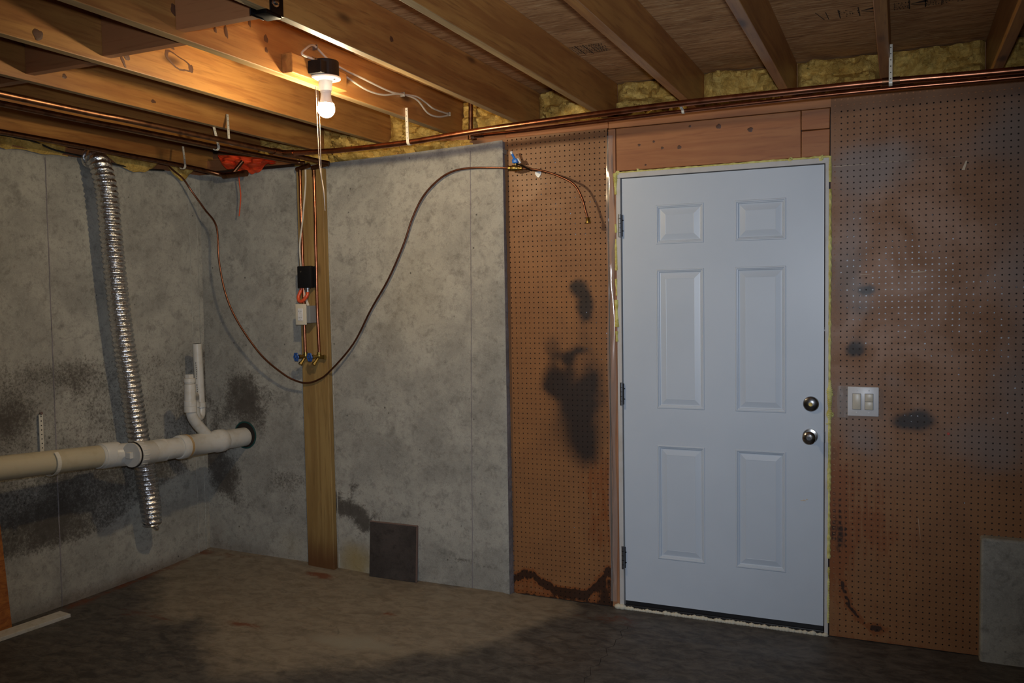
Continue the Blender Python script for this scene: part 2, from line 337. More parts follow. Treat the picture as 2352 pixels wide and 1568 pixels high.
def left_x(y, z): return -2.545-.085*np.clip((-.06-y)/1.2, 0, 6)-.012*np.clip(1-z/2.2, 0, 1)
def wl(P): return np.stack([left_x(P[:, 0], P[:, 1]), P[:, 0], P[:, 1]], 1)
V, F, P = grid(-5.2, .0, -.02, 2.262, .02, wl)
wall_left = obj('wall_left', V, F[:, ::-1], M_conc, origin=(0, 0, 0), smooth=True, kind='structure')
yy, zz = P[:, 0], P[:, 1]
n = fbm(P, 5, 2); n2 = fbm(P, 1.4, 9)
upper = ss(1.33+.04*(n-.5), 1.20, zz)*ss(.60, .80, zz)*(.36+.42*(n-.5)+.25*(n2-.5))*1.15
bound = .30+.16*ss(-.9, -.2, yy)*1.3+.05*(n-.5)
low = ss(bound-.03, bound+.05, zz)*ss(.80, .62, zz)*(.66+.5*(n-.5))*ss(.02, -.25, yy+.05)
R = np.clip(upper+low, 0, .95)+blobs(P, [(-.15, .88, .16, .17, .45), (-1.25, .95, .10, .14, .4), (-.95, 1.15, .2, .06, .25), (-1.1, .42, .25, .12, .25)], .1, 6, 4)+.14*ss(1.2, 2.0, zz)*(n > .56)
R = R+.35*blobs(P, [(-.03, 1.2, .05, .9, 1)])
G = blobs(P, [(-.35, .02, .4, .05, .7), (-1.0, .01, .5, .035, .6)], .05, 9)
B = blobs(P, [(-.63, 1.42, .05, .16, .45), (-.02, .12, .05, .12, .35)])
set_attr(wall_left, np.stack([np.clip(R, 0, 1), G, B], 1))
def seam(name, p0, p1, r, m, parent, n=40, jit=.0012):
    pts = [Vector(p0).lerp(Vector(p1), i/n)+Vector([rnd.uniform(-jit, jit) for _ in range(3)]) for i in range(n+1)]
    V, F = tube(pts, r, 6); return obj(name, V, F, m, parent, smooth=True)
for y in (-1.02, -.145, -.09): seam('form_seam', (left_x(y, 0)+.0005, y, .0), (left_x(y, 2.2)+.0005, y, 2.24), .0032, M_conc2 if y < -1 else M_conc, wall_left)
# back concrete wall: front face, end return and top
def topz(x): return np.interp(x, [-2.6, -1.8, -1.3, -.7, -.6], [2.262, 2.262, 2.272, 2.292, 2.298])
def wb(P):
    f = (P[:, 1]+.02)/2.28; z = -.02+(topz(P[:, 0])+.02)*f
    edge = .012*ss(-.60, -.585, P[:, 0]); return np.stack([P[:, 0], -.06+edge-.004*ss(.5, 0, z)*0, z], 1)
V, F, P = grid(-2.62, -.592, -.02, 2.26, .02, wb)
wall_back = obj('wall_back', V, F, M_conc, origin=(0, 0, 0), smooth=True, kind='structure')
x, z = P[:, 0], P[:, 1]; n = fbm(P, 6, 21); n2 = fbm(P, 2.2, 31)
R = blobs(P, [(-2.27, .99, .12, .14, .55), (-2.20, .86, .08, .17, .5), (-2.3, .95, .25, .25, .2), (-2.42, .93, .1, .08, .35), (-2.40, .46, .14, .14, .6), (-2.45, .55, .12, .2, .3), (-2.50, .62, .06, .12, .5), (-1.95, .48, .22, .09, .55), (-1.56, .37, .13, .11, .85, 1.6), (-1.43, .33, .08, .06, .8), (-2.54, 1.0, .05, .5, .45), (-1.9, .3, .1, .08, .4)], .30, 7, 4)
R = R+.14*ss(1.15, .6, z)*(n2-.25)+.10*(n > .6)+blobs(P, [(-1.02, .175, .09, .012, .5), (-.85, .155, .1, .014, .7), (-.70, .135, .07, .012, .5)], .03, 9)+.3*blobs(P, [(-1.15, 1.65, .12, .05, .5), (-.95, 1.5, .12, .12, .5), (-1.3, 1.55, .1, .06, .6)], .1, 7)
G = blobs(P, [(-2.3, .06, .35, .03, .4), (-2.5, .12, .06, .1, .4)], .05, 9)
B = blobs(P, [(-1.52, .08, .12, .10, .95, 1.6), (-1.95, .12, .1, .08, .25), (-1.2, 1.45, .3, .2, .10), (-1.1, 1.6, .2, .3, .08)], .08, 7)
set_attr(wall_back, np.stack([np.clip(R, 0, 1), G, B], 1))
seam('form_seam', (-.800, -.0605, .02), (-.768, -.0605, 2.26), .0022, M_conc2, wall_back)
seam('form_seam', (-1.625, -.0605, .02), (-1.65, -.0605, 2.24), .0030, M_conc, wall_back)
# rough end face of the concrete beside the pegboard
pr = [(-.592, -.050), (-.588, -.02), (-.587, .14)]
V = []; F = []
for i in range(80):
    zq = -.02+2.318*i/79
    for (a_, b_) in pr: V.append((a_+.025*(zq/2.3)*-.6+rnd.uniform(-.002, .002), b_, zq))
for i in range(79):
    for k in range(2): F.append([i*3+k, i*3+k+1, (i+1)*3+k+1, (i+1)*3+k])
obj('end_face', V, F, M_conc2, wall_back)
V, F = box(-2.7, -.592, -.048, .2, 2.235, 2.258, .002); obj('wall_top', V, F, M_conc, wall_back)
# framing behind the hardboard
V, F = box(-.60, 2.4, .030, .16, -.02, 2.30, 0); obj('sheathing', V, F, M_dark, wall_back)
def plate(nm, x0, x1, z0, z1, y0, y1, m=M_header, **k):
    V, F = box(x0, x1, y0, y1, z0, z1, .003, .001); return obj(nm, V, F, m, wall_back, **k)
plate('top_plate', -.60, -.062, 2.318, 2.366, .000, .10, M_header)
plate('top_plate', -.058, 2.4, 2.314, 2.366, -.006, .10, M_header)
plate('header_board', -.022, .815, 2.110, 2.311, -.002, .04); plate('header_board', .818, .934, 2.226, 2.311, -.004, .04); plate('header_board', .818, .934, 2.110, 2.223, -.002, .04)
plate('stud', -.062, -.026, .0, 2.311, -.002, .09, M_stud)
plate('stud', .940, .978, .0, 2.311, .004, .03, M_stud)
plate('sill_plate', -2.64, -.62, 2.30, 2.366, .05, .15, M_joistx)
plate('rim_board', -2.7, 2.6, 2.366, 2.556, .16, .20, M_joistx)
# ceiling deck, joists, blocking
V, F = box(-2.9, 3.6, -5.2, .2, 2.560, 2.580, 0); ceiling = obj('ceiling', V, F, M_osb, origin=(0, 0, 0), kind='structure')
jx = [-2.30, -1.848, -1.400, -.948, -.512, -.098, .325, .745, 1.137, 1.535, 1.96, 2.37, 2.78, 3.19]
for i, x in enumerate(jx):
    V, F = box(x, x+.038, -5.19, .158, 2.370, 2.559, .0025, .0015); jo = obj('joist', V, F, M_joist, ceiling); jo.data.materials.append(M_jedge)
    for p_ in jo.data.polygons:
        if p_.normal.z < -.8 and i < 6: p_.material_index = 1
for i in range(2, len(jx)-1):
    yb = [-1.70, -1.72, -1.76, -1.87, -2.4, -2.45, -2.4][i-1] if i-1 < 5 else -2.45
    if jx[i] > -.4: yb = -2.45
    V, F = box(jx[i-1]+.039, jx[i]-.001, yb, yb+.038, 2.392, 2.558, .002, .001); obj('blocking', V, F, M_joistx, ceiling)
V, F = box(jx[0]+.039, jx[1]-.001, -1.66, -1.622, 2.392, 2.558, .002); obj('blocking', V, F, M_joistx, ceiling)
V, F = box(-2.95, -2.595, -5.19, .1, 2.263, 2.303, .002); obj('sill_plate', V, F, M_joistx, ceiling)
V, F = box(-2.625, -2.585, -5.19, .1, 2.305, 2.558, .002); obj('rim_joist', V, F, M_joist, ceiling)
M_knot = wood('knot_wood', (.10, .04, .02), (.05, .018, .01), (.16, .07, .03), 'z', .5, False)
def knot(x, y, z, ry, rz, rot=0., ring=False, par=None, face='x', m=None):
    V = []; F = []; n_ = 22
    for (f_, h_) in (((1., .0002), (.80, .0007), (.78, .0002)) if ring else ((1., .0002), (.6, .0008), (.0, .0009))):
        for k in range(n_):
            a = 2*math.pi*k/n_; w_ = 1+.10*math.sin(3*a+x*9)+.07*math.sin(5*a+y*7); u_, v_ = ry*f_*w_*math.cos(a), rz*f_*w_*math.sin(a)
            u_, v_ = u_*math.cos(rot)-v_*math.sin(rot), u_*math.sin(rot)+v_*math.cos(rot)
            V.append((x+h_, y+u_, z+v_) if face == 'x' else (x+u_, y-h_, z+v_))
    for r_ in range(2):
        for k in range(n_): k2 = (k+1) % n_; q_ = [r_*n_+k, r_*n_+k2, (r_+1)*n_+k2, (r_+1)*n_+k]; F.append(q_ if face == 'x' else q_[::-1])
    return obj('knot', V, F, m or M_knot, par)
J = {round(o.location.x+.0, 2): o for o in ceiling.children if o.name.startswith('joist')}
js = [o for o in ceiling.children if o.name.startswith('joist')]
def jn(i): return js[i]
F1, F2, F3 = jx[2]+.0382, jx[3]+.0382, jx[4]+.0382
knot(F1, -1.40, 2.456, .075, .026, -.25, True, jn(2)); knot(F1, -1.335, 2.446, .012, .016, .3, False, jn(2)); knot(F1, -1.655, 2.424, .016, .022, .6, False, jn(2)); knot(F1, -1.668, 2.395, .006, .022, .5, False, jn(2)); knot(F1, -2.01, 2.400, .018, .018, 0, False, jn(2)); knot(F1, -1.47, 2.515, .05, .012, -.3, False, jn(2))
knot(F2, -1.638, 2.448, .009, .022, .2, False, jn(3)); knot(F2, -1.69, 2.440, .007, .010, .2, False, jn(3)); knot(F2, -1.517, 2.514, .008, .018, .1, False, jn(3)); knot(F2, -1.43, 2.478, .012, .014, .4, False, jn(3)); knot(F2, -1.43, 2.437, .008, .010, .4, False, jn(3)); knot(F2, -1.872, 2.452, .014, .020, .5, False, jn(3))
knot(F3, -1.27, 2.46, .012, .010, 0, False, jn(4)); knot(jx[1]+.0382, -1.55, 2.42, .010, .010, 0, False, jn(1)); knot(jx[1]+.0382, -1.1, 2.41, .014, .008, 0, False, jn(1))
hb = [o for o in wall_back.children if o.name.startswith('header_board')][0]
for kx, kz, kr in ((.20, 2.202, .007), (.28, 2.199, .010), (.16, 2.235, .006), (.46, 2.277, .012), (.60, 2.25, .012), (.33, 2.29, .006), (.09, 2.225, .007), (.12, 2.13, .005)): knot(kx, -.0022, kz, kr, kr*.9, 0, False, hb, 'y')
# lumber-yard ink stamps on the deck (flat print, illegible smudges and arrows)
V = []; F = []
def inkq(a, b, c, d):
    n_ = len(V); V.extend([(p[0], p[1], 2.5592) for p in (a, b, c, d)]); F.append([n_, n_+1, n_+2, n_+3])
def inkbar(x0, y0, x1, y1, wd):
    dx, dy = x1-x0, y1-y0; L_ = math.hypot(dx, dy); nx, ny = -dy/L_*wd/2, dx/L_*wd/2
    inkq((x0+nx, y0+ny), (x1+nx, y1+ny), (x1-nx, y1-ny), (x0-nx, y0-ny))
def smudge(x0, x1, y0, y1, rows, dens):
    for r_ in range(rows):
        yb = y0+(y1-y0)*(r_+.5)/rows; x = x0
        while x < x1:
            wd = rnd.uniform(.004, .010)
            if rnd.random() < dens: inkbar(x, yb-(y1-y0)/rows*.3, x+rnd.uniform(-.002, .003), yb+(y1-y0)/rows*.3, .0028); inkbar(x, yb, x+wd, yb+rnd.uniform(-.003, .003), .0022)
            x += wd+.004
inkbar(.92, -.545, .945, -.44, .003); inkbar(.955, -.535, .96, -.44, .003)
for xb in (.999, 1.068, 1.238, 1.291, 1.345): inkbar(xb, -.543, xb+.002, -.432, .004)
smudge(1.003, 1.066, -.535, -.44, 4, .5); smudge(1.190, 1.235, -.53, -.44, 4, .9); smudge(1.296, 1.342, -.53, -.44, 4, .9); smudge(1.35, 1.42, -.53, -.44, 4, .8)
for xa in (1.077, 1.245): inkq((xa, -.495), (xa+.062, -.53), (xa+.05, -.495), (xa+.062, -.495)); inkbar(xa, -.493, xa+.06, -.448, .005)
smudge(-.055, .075, -.545, -.42, 6, 1.); inkbar(-.03, -.55, -.028, -.41, .004); inkbar(.005, -.55, .007, -.41, .004); smudge(.03, .085, -.545, -.42, 7, 1.)
obj('stamp_print', V, F, M_ink, ceiling)
# unseen rest of the room
V, F = box(3.6, 3.7, -5.2, .2, 0, 2.58, 0); obj('wall_right', V, F, M_conc, kind='structure', origin=(0, 0, 0))
V, F = box(-2.9, 3.7, -5.3, -5.2, 0, 2.58, 0); obj('wall_front', V, F, M_conc, kind='structure', origin=(0, 0, 0))
# low concrete step at the foot of the right pegboard
def stp(P): return P
V, F = box(1.522, 2.5, -.060, .028, -.01, .512, .010); o = obj('wall_step', V, F, M_conc, kind='structure', origin=(0, 0, 0))

# ---------------------------------------------------------------- pegboards
def pegboard(label, x0, x1, z0, z1, hx, hz, y0, th, colf, lean=0.):
    pit = .0254; r = .0036; V = []; F = []
    ks = range(int(math.floor((x0-hx)/pit))-1, int(math.ceil((x1-hx)/pit))+2); ls = range(int(math.floor((z0-hz)/pit))-1, int(math.ceil((z1-hz)/pit))+2)
    cs = [(math.cos(math.radians(a)), math.sin(math.radians(a))) for a in range(-135, 225, 45)]
    for k in ks:
        cx = hx+k*pit; a0, a1 = max(cx-pit/2, x0), min(cx+pit/2, x1)
        if a1-a0 < 1e-4: continue
        for l in ls:
            cz = hz+l*pit; b0, b1 = max(cz-pit/2, z0), min(cz+pit/2, z1)
            if b1-b0 < 1e-4: continue
            n0 = len(V); V += [(a0, y0, b0), (a1, y0, b0), (a1, y0, b1), (a0, y0, b1)]
            if cx-r*1.1 < a0 or cx+r*1.1 > a1 or cz-r*1.1 < b0 or cz+r*1.1 > b1: F.append([n0, n0+1, n0+2, n0+3]); continue
            V += [(cx+r*c_, y0, cz+r*s_) for c_, s_ in cs]; V += [(cx+r*c_, y0+th, cz+r*s_) for c_, s_ in cs]
            for s_ in range(4):
                c0, c1 = n0+s_, n0+(s_+1) % 4; h0 = n0+4+2*s_; hm = h0+1; h1 = n0+4+(2*s_+2) % 8
                F += [[c0, c1, hm], [c0, hm, h0], [c1, h1, hm]]
            for s_ in range(8): F.append([n0+4+s_, n0+4+(s_+1) % 8, n0+12+(s_+1) % 8, n0+12+s_])
    # rim
    n0 = len(V); rim = [(x0, z0), (x1, z0), (x1, z1), (x0, z1)]; V += [(a, y0, b) for a, b in rim]+[(a, y0+th, b) for a, b in rim]
    for s_ in range(4): F.append([n0+s_, n0+4+s_, n0+4+(s_+1) % 4, n0+(s_+1) % 4])
    V = np.array(V); P = V[:, [0, 2]].copy()
    if lean: V[:, 0] += lean*(1-(V[:, 2]-z0)/(z1-z0))*(V[:, 0] < (x0+x1)/2)*np.clip(((x0+x1)/2-V[:, 0])/((x1-x0)/2), 0, 1)
    o = obj('pegboard', V, F, M_peg, label=label, cat='pegboard'); set_attr(o, colf(P)); return o
def colL(P):
    x, z = P[:, 0], P[:, 1]
    R = blobs(P, [(-.215, 1.555, .05, .055, 1., 1.8), (-.195, 1.47, .050, .07, 1., 1.8), (-.165, 1.43, .04, .04, .5), (-.21, 1.33, .06, .08, .35), (-.365, 1.26, .045, .08, .6, 1.5), (-.29, 1.225, .055, .035, .75), (-.235, 1.25, .06, .018, .6), (-.275, 1.16, .035, .07, .65), (-.36, 1.10, .06, .085, .95, 1.5), (-.26, 1.02, .11, .10, .75), (-.15, 1.10, .055, .07, .75), (-.20, .93, .11, .15, .8), (-.185, .76, .07, .09, .75), (-.30, .82, .14, .12, .4), (-.16, 1.2, .07, .14, .35)], .05, 14, 6)
    zb = np.interp(x, [-.62, -.56, -.50, -.45, -.38, -.30, -.20, -.16, -.12, -.09, -.06], [.085, .12, .125, .09, .065, .055, .055, .09, .14, .18, .19])+.02*(fbm(P, 30, 5)-.5)
    G = 1.1*ss(zb+.022, zb+.004, z)*ss(zb-.05, zb-.02, z)+.55*ss(.03, 0, z)+.35*ss(zb+.005, zb-.01, z)
    G = np.maximum(G, .95*ss(-.17, -.12, x)*ss(.17, .12, z))+.34*ss(-.30, -.12, x)*ss(.95, .7, z)*ss(.1, .35, z)+.16*ss(1.0, .6, z)
    B = .0*x+blobs(P, [(-.45, 1.9, .2, .3, .05), (-.3, .03, .2, .015, .5)]); return np.stack([R, np.clip(G, 0, 1.3), B], 1)
def colR(P):
    x, z = P[:, 0], P[:, 1]
    R = blobs(P, [(1.083, 1.528, .045, .022, 1., 1.8), (1.065, 1.45, .06, .045, .55), (1.035, 1.27, .036, .030, 1., 2), (1.058, 1.287, .025, .025, .8), (1.235, .975, .055, .032, .9, 1.5), (1.30, .985, .055, .040, 1., 1.6), (1.27, .95, .06, .025, .6), (1.04, 1.32, .05, .03, .3)], .02, 20, 6)
    B = blobs(P, [(1.00, 2.08, .12, .09, .55), (1.15, 2.12, .10, .08, .6), (1.12, 2.00, .10, .07, .45), (1.03, 1.80, .10, .35, .42), (1.05, 1.56, .045, .11, .5), (.98, 1.5, .06, .35, .35), (1.35, 2.08, .25, .10, .35), (1.60, 2.18, .12, .16, .65), (1.75, 2.0, .15, .3, .5), (1.62, 1.62, .13, .12, .4), (1.30, 1.10, .2, .06, .25), (1.04, 1.02, .12, .12, .5), (1.08, .88, .10, .07, .55), (1.45, .90, .16, .12, .4), (1.60, .85, .14, .10, .5), (1.62, 1.08, .12, .14, .4), (1.70, 1.30, .12, .4, .5), (1.21, 1.17, .05, .03, .35), (1.2, .75, .2, .1, .2), (1.27, 1.03, .03, .02, .4)], .14, 5, 12)
    hole = ((x-.9555+.0127) % .0254)/.0254; streak = .5+.5*np.cos((hole-.5)*2*np.pi)
    G = .42*ss(1.03+.03*streak, .985, x)*ss(.95, .88, z)*ss(.02, .4, z)+.50*ss(1.45, 1.05, x)*ss(.82, .70, z)*ss(.28, .5, z)*(.55+.45*streak)
    G = G+.28*ss(.8, .3, z)
    arc = np.interp(z, [.06, .08, .15, .24, .30], [1.13, 1.07, 1.018, .992, .985]); G = np.maximum(G, 1.3*np.exp(-((x-arc)/.016)**2)*ss(.05, .07, z)*ss(.30, .24, z))
    G = np.maximum(G, 1.25*blobs(P, [(1.13, .062, .05, .022, 1., 1.5)], .02, 20)); G = np.maximum(G, .5*ss(.02, .0, z)); return np.stack([R, np.clip(G, 0, 1.4), np.clip(B, 0, 1)*ss(.45, .7, z)], 1)
pbl = pegboard('narrow brown pegboard left of the white door, water-stained at its foot', -.620, -.066, .004, 2.316, -.1041, 1.7205, -.0055, .005, colL, .028)
pbr = pegboard('wide brown pegboard right of the door with grey and black spray marks', .938, 2.4, .004, 2.352, .9555, 1.5032, -.0075, .005, colR)
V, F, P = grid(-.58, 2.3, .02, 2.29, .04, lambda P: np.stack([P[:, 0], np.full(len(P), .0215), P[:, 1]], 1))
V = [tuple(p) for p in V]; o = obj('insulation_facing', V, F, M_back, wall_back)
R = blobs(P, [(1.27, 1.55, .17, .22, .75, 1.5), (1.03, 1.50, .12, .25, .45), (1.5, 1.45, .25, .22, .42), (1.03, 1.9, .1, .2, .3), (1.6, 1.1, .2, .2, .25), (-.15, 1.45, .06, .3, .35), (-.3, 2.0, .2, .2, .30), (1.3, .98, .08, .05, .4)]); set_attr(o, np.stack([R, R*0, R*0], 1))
# scratches, chips and marks on the right board
def bar(x0, z0, x1, z1, wd, nm, m, par, y=-.0082):
    dx, dz = x1-x0, z1-z0; L_ = math.hypot(dx, dz); nx, nz = -dz/L_*wd/2, dx/L_*wd/2
    return obj(nm, [(x0, y, z0), (x1-nx*.2, y, z1-nz*.2), (x1+nx*.2, y, z1+nz*.2), ((x0+x1)/2+nx, y-.0008, (z0+z1)/2+nz), (x0+nx, y, z0+nz)], [[0, 1, 2, 3, 4]], m, par)
bar(.945, 2.058, 1.10, 2.0605, .003, 'scratch', M_scr, pbr); bar(1.13, 2.061, 1.34, 2.064, .0018, 'scratch', M_scr, pbr); bar(1.36, 2.064, 1.46, 2.066, .0012, 'scratch', M_scr, pbr)
bar(1.057, 1.591, 1.105, 1.595, .004, 'scratch', M_scr, pbr); bar(1.258, 1.596, 1.312, 1.599, .007, 'scratch', M_scr, pbr); bar(1.29, .56, 1.30, .47, .002, 'scratch', M_scr, pbr)
V = [(1.441, -.008, 2.010), (1.452, -.010, 2.008), (1.461, -.009, 2.045), (1.456, -.0085, 2.046)]; obj('paint_chip', V, [[0, 1, 2, 3]], M_scr, pbr)
V, F = lathe((1.402, -.0082, .925), (0, -1, 0), [(0, .006), (.001, .005)], 8); obj('red_dot', V, F, M_redm, pbr)

# ---------------------------------------------------------------- door
door = bpy.data.objects.new('door_1', None); COL.objects.link(door); door.location = (.457, .02, 0); door['kind'] = 'structure'
# slab with six embossed panels
X = [.003, .166, .391, .531, .754, .912]; Z = [.040, .262, .810, .984, 1.641, 1.757, 1.940, 2.073]
V = []; F = []
def quad(a, b, c, d):
    n_ = len(V); V.extend([a, b, c, d]); F.append([n_, n_+1, n_+2, n_+3])
for i in range(5):
    for j in range(7):
        if i in (1, 3) and j in (1, 3, 5):
            a0, a1, b0, b1 = X[i], X[i+1], Z[j], Z[j+1]; prof = [(0, 0), (.003, -.0022), (.007, -.0022), (.010, .001), (.013, .0015), (.016, .006), (.020, .007), (.024, .0062), (.046, .0005), (.048, 0.001)]
            for (d0, h0), (d1, h1) in zip(prof, prof[1:]):
                o_ = [(a0+d0, h0, b0+d0), (a1-d0, h0, b0+d0), (a1-d0, h0, b1-d0), (a0+d0, h0, b1-d0)]; i_ = [(a0+d1, h1, b0+d1), (a1-d1, h1, b0+d1), (a1-d1, h1, b1-d1), (a0+d1, h1, b1-d1)]
                for k in range(4): quad(o_[k], o_[(k+1) % 4], i_[(k+1) % 4], i_[k])
            quad(*i_)
        else: quad((X[i], 0, Z[j]), (X[i+1], 0, Z[j]), (X[i+1], 0, Z[j+1]), (X[i], 0, Z[j+1]))
a0, a1, b0, b1 = X[0], X[-1], Z[0], Z[-1]
for p, q_ in (((a0, b0), (a1, b0)), ((a1, b0), (a1, b1)), ((a1, b1), (a0, b1)), ((a0, b1), (a0, b0))): quad((p[0], 0, p[1]), (p[0], .044, p[1]), (q_[0], .044, q_[1]), (q_[0], 0, q_[1]))
quad((a0, .044, b0), (a0, .044, b1), (a1, .044, b1), (a1, .044, b0))
slab = obj('door_slab', V, F, M_door, door)
for nm, bx in (('left', (-.023, -.002, -.010, .09, .0, 2.076)), ('right', (.917, .932, -.010, .09, .0, 2.078)), ('top', (-.023, .932, -.010, .09, 2.077, 2.100))):
    V, F = box(*bx, .0012); obj('jamb', V, F, M_jamb, door)
V, F = box(-.002, .917, .03, .05, 0.0, 2.077, 0); obj('door_stop', V, F, M_dark, door)
V, F = join(box(.0, .916, -.006, .06, -.002, .020, .003), box(.004, .912, .006, .04, .018, .040, .001)); obj('threshold', V, F, M_thr, door)
for z0, z1 in ((1.797, 1.907), (.993, 1.103), (.196, .307)):
    V, F = join(*[tube([(-.004, -.014, z0+(z1-z0)*k/5+.001), (-.004, -.014, z0+(z1-z0)*(k+1)/5-.001)], .0065, 10) for k in range(5)]); h = obj('hinge', V, F, M_nick, door, smooth=True)
    V, F = join(box(-.012, .0, -.012, -.0095, z0, z1, .0005), box(.002, .006, -.006, .001, z0+.004, z1-.004, .0005), lathe((.008, -.001, z0+.03), (0, -1, 0), [(0, .003), (.004, .002)], 8), lathe((.008, -.001, z1-.03), (0, -1, 0), [(0, .003), (.004, .002)], 8)); obj('hinge_leaf', V, F, M_blkmet, h)
V, F = lathe((.859, 0, 1.030), (0, -1, 0), [(0, .033), (.004, .034), (.010, .033), (.014, .028), (.017, .012), (.020, .0115), (.021, .0)], 40, False); db = obj('deadbolt', V, F, M_nick, door, smooth=True)
V, F = lathe((.859, -.020, 1.030), (0, -1, 0), [(0, .009), (.003, .0085), (.003, .0)], 20, False); obj('lock_cylinder', V, F, M_brass, db)
V, F = lathe((.856, 0, .887), (0, -1, 0), [(0, .032), (.004, .033), (.009, .031), (.012, .018), (.024, .013), (.034, .014), (.042, .024), (.052, .0285), (.062, .028), (.068, .022), (.070, .014), (.068, .012), (.069, 0)], 40, False); kb = obj('door_knob', V, F, M_chrome, door, smooth=True)
V, F = join(lathe((.856, -.068, .887), (0, -1, 0), [(0, .009), (.003, .0085), (.003, 0)], 16, False), box(.8545, .8575, -.075, -.070, .880, .894, .0005)); obj('lock_button', V, F, M_nick, kb)
V, F = box(.914, .919, -.0115, .01, .862, .912, .002); obj('strike_plate', V, F, M_nick, door)
V, F = join(lathe((.83, -.0008, .598), (0, -1, 0), [(0, .004), (.0006, .002)], 6), box(.815, .838, -.001, 0, .595, .598, 0), box(.838, .846, -.001, 0, .600, .604, 0)); obj('paint_nick', V, F, M_scr, slab)
# foam squeezed out around the frame
def foam(name, pts, r0_, m, parent, amp=.6, seed=0, seg=10, flat=1.):
    S = spline(pts, 10) if len(pts) > 2 else [Vector(pts[0]).lerp(Vector(pts[1]), i/140) for i in range(141)]
    rr = [r0_*(1+amp*(1.8*vnoise(np.array([[s.x*40+s.z*40+seed, .5]]), 1, seed)[0]-.7)+amp*.8*(vnoise(np.array([[s.x*9+s.z*9+seed, .5]]), 1, seed+4)[0]-.5)) for s in S]
    V, F = tube(S, r0_, seg, True, lambda i, th: max(.0015, rr[i]*(1+.15*math.sin(3*th+i))))
    V = [(a, -.0015+(b+.0015)*flat, c) for a, b, c in V]; return obj(name, V, F, m, parent, smooth=True)
foam('foam_bead', [(-.024, -.004, 2.1015), (.932, -.004, 2.1045)], .0048, M_foam, door, .55, 2)
foam('foam_bead', [(.936, -.006, 2.106), (.936, -.006, 1.995)], .0060, M_foam, door, .4, 3)
foam('foam_bead', [(.937, -.006, 1.965), (.936, -.006, 1.14)], .0056, M_foam, door, .5, 4); foam('foam_bead', [(.937, -.006, 1.14), (.936, -.006, .95)], .0095, M_foam, door, .7, 5); foam('foam_bead', [(.936, -.006, .95), (.934, -.006, .35)], .0060, M_foam, door, .4, 6); foam('foam_bead', [(.934, -.006, .31), (.932, -.006, .06)], .0048, M_foam, door, .5, 7)
for z0, z1, r_ in ((2.10, 2.00, .0085), (1.86, 1.82, .006), (1.79, 1.64, .005), (1.60, 1.52, .0055), (1.50, 1.37, .0085), (1.35, 1.30, .005)): foam('foam_bead', [(-.026, -.006, z0), (-.024, -.006, z1)], r_, M_foam, door, .6, int(z0*100))
for cx, cz, r_ in ((-.018, 2.098, .013), (.90, 2.098, .014), (.77, 2.102, .011), (.085, 2.110, .007), (.941, .985, .014), (.940, 1.075, .012), (.926, .945, .007)):
    V, F = lathe((cx, .0, cz), (0, -1, 0), [(-.002, r_), (.006, r_*.95), (.011, r_*.6), (.013, .001)], 14); V = [(a+.003*math.sin(a*900+c*500), b, c+.003*math.sin(c*700+a*300)) for a, b, c in V]; obj('foam_blob', V, F, M_foam, door, smooth=True)
VF = []
x_ = -.030
while x_ < .93:
    r_ = rnd.uniform(.006, .0125) if x_ > .0 else .016; VF.append(lathe((x_, -.012, r_*.55-.001), (1, 0, 0), [(-r_*1.3, .001), (-r_, r_*.6), (0, r_), (r_, r_*.6), (r_*1.3, .001)], 10)); x_ += r_*1.25
V, F = join(*VF); obj('foam_bead', V, F, M_foamw, door, smooth=True, label='lumpy cream foam along the threshold')
# clear sheeting over the stud beside the jamb
V = []; F = []; nz = 90
for i in range(nz+1):
    z_ = .03+2.25*i/nz
    for k in range(5):
        V.append((-.070+.009*k+.004*math.sin(z_*9+k), -.008-.005*vnoise(np.array([[z_*14, k*.8]]), 1, 3)[0]-.006*(k == 2)*vnoise(np.array([[z_*5, 2.]]), 1, 8)[0], z_))
for i in range(nz):
    for k in range(4): F.append([i*5+k, i*5+k+1, i*5+k+6, i*5+k+5])
obj('plastic_sheeting', V, F, M_film, smooth=True, label='wrinkled clear plastic strip over the stud left of the door', cat='plastic sheet')
V = []; F = []
for i in range(9):
    for k in range(6): V.append((.968+.0095*k+.002*math.sin(i+k), -.0105-.006*vnoise(np.array([[i*.6, k*1.3]]), 1, 5)[0], .978+.017*i))
for i in range(8):
    for k in range(5): F.append([i*6+k, i*6+k+1, i*6+k+7, i*6+k+6])
obj('plastic_sheeting', V, F, M_film, smooth=True, label='torn clear plastic scrap sticking out beside the light switch', cat='plastic sheet')

# ---------------------------------------------------------------- light switch
t = thing('light_switch', (1.073, -.012, .986), 'white double rocker light switch plate on the right pegboard', 'light switch')
V, F = box(1.010, 1.135, -.020, -.009, .986, 1.113, .0035); obj('cover_plate', V, F, M_white, t, smooth=True)
for cx, mm in ((1.047, M_almond), (1.096, M_almond)):
    V, F = box(cx-.0175, cx+.0175, -.0212, -.018, 1.014, 1.084, .001); fr_ = obj('switch_frame', V, F, M_gray, t)
    V, F = join(box(cx-.0160, cx+.0160, -.0245, -.020, 1.0155, 1.0825, .0015)) if cx < 1.07 else join(box(cx-.0160, cx+.0160, -.0240, -.020, 1.0155, 1.049, .0015), box(cx-.0160, cx+.0160, -.0225, -.020, 1.050, 1.0825, .0015)); obj('rocker', V, F, mm, fr_, smooth=True)
    for cz in (1.002, 1.097): V, F = lathe((cx, -.0195, cz), (0, -1, 0), [(0, .0035), (.0012, .003)], 10); obj('screw', V, F, M_white, t)

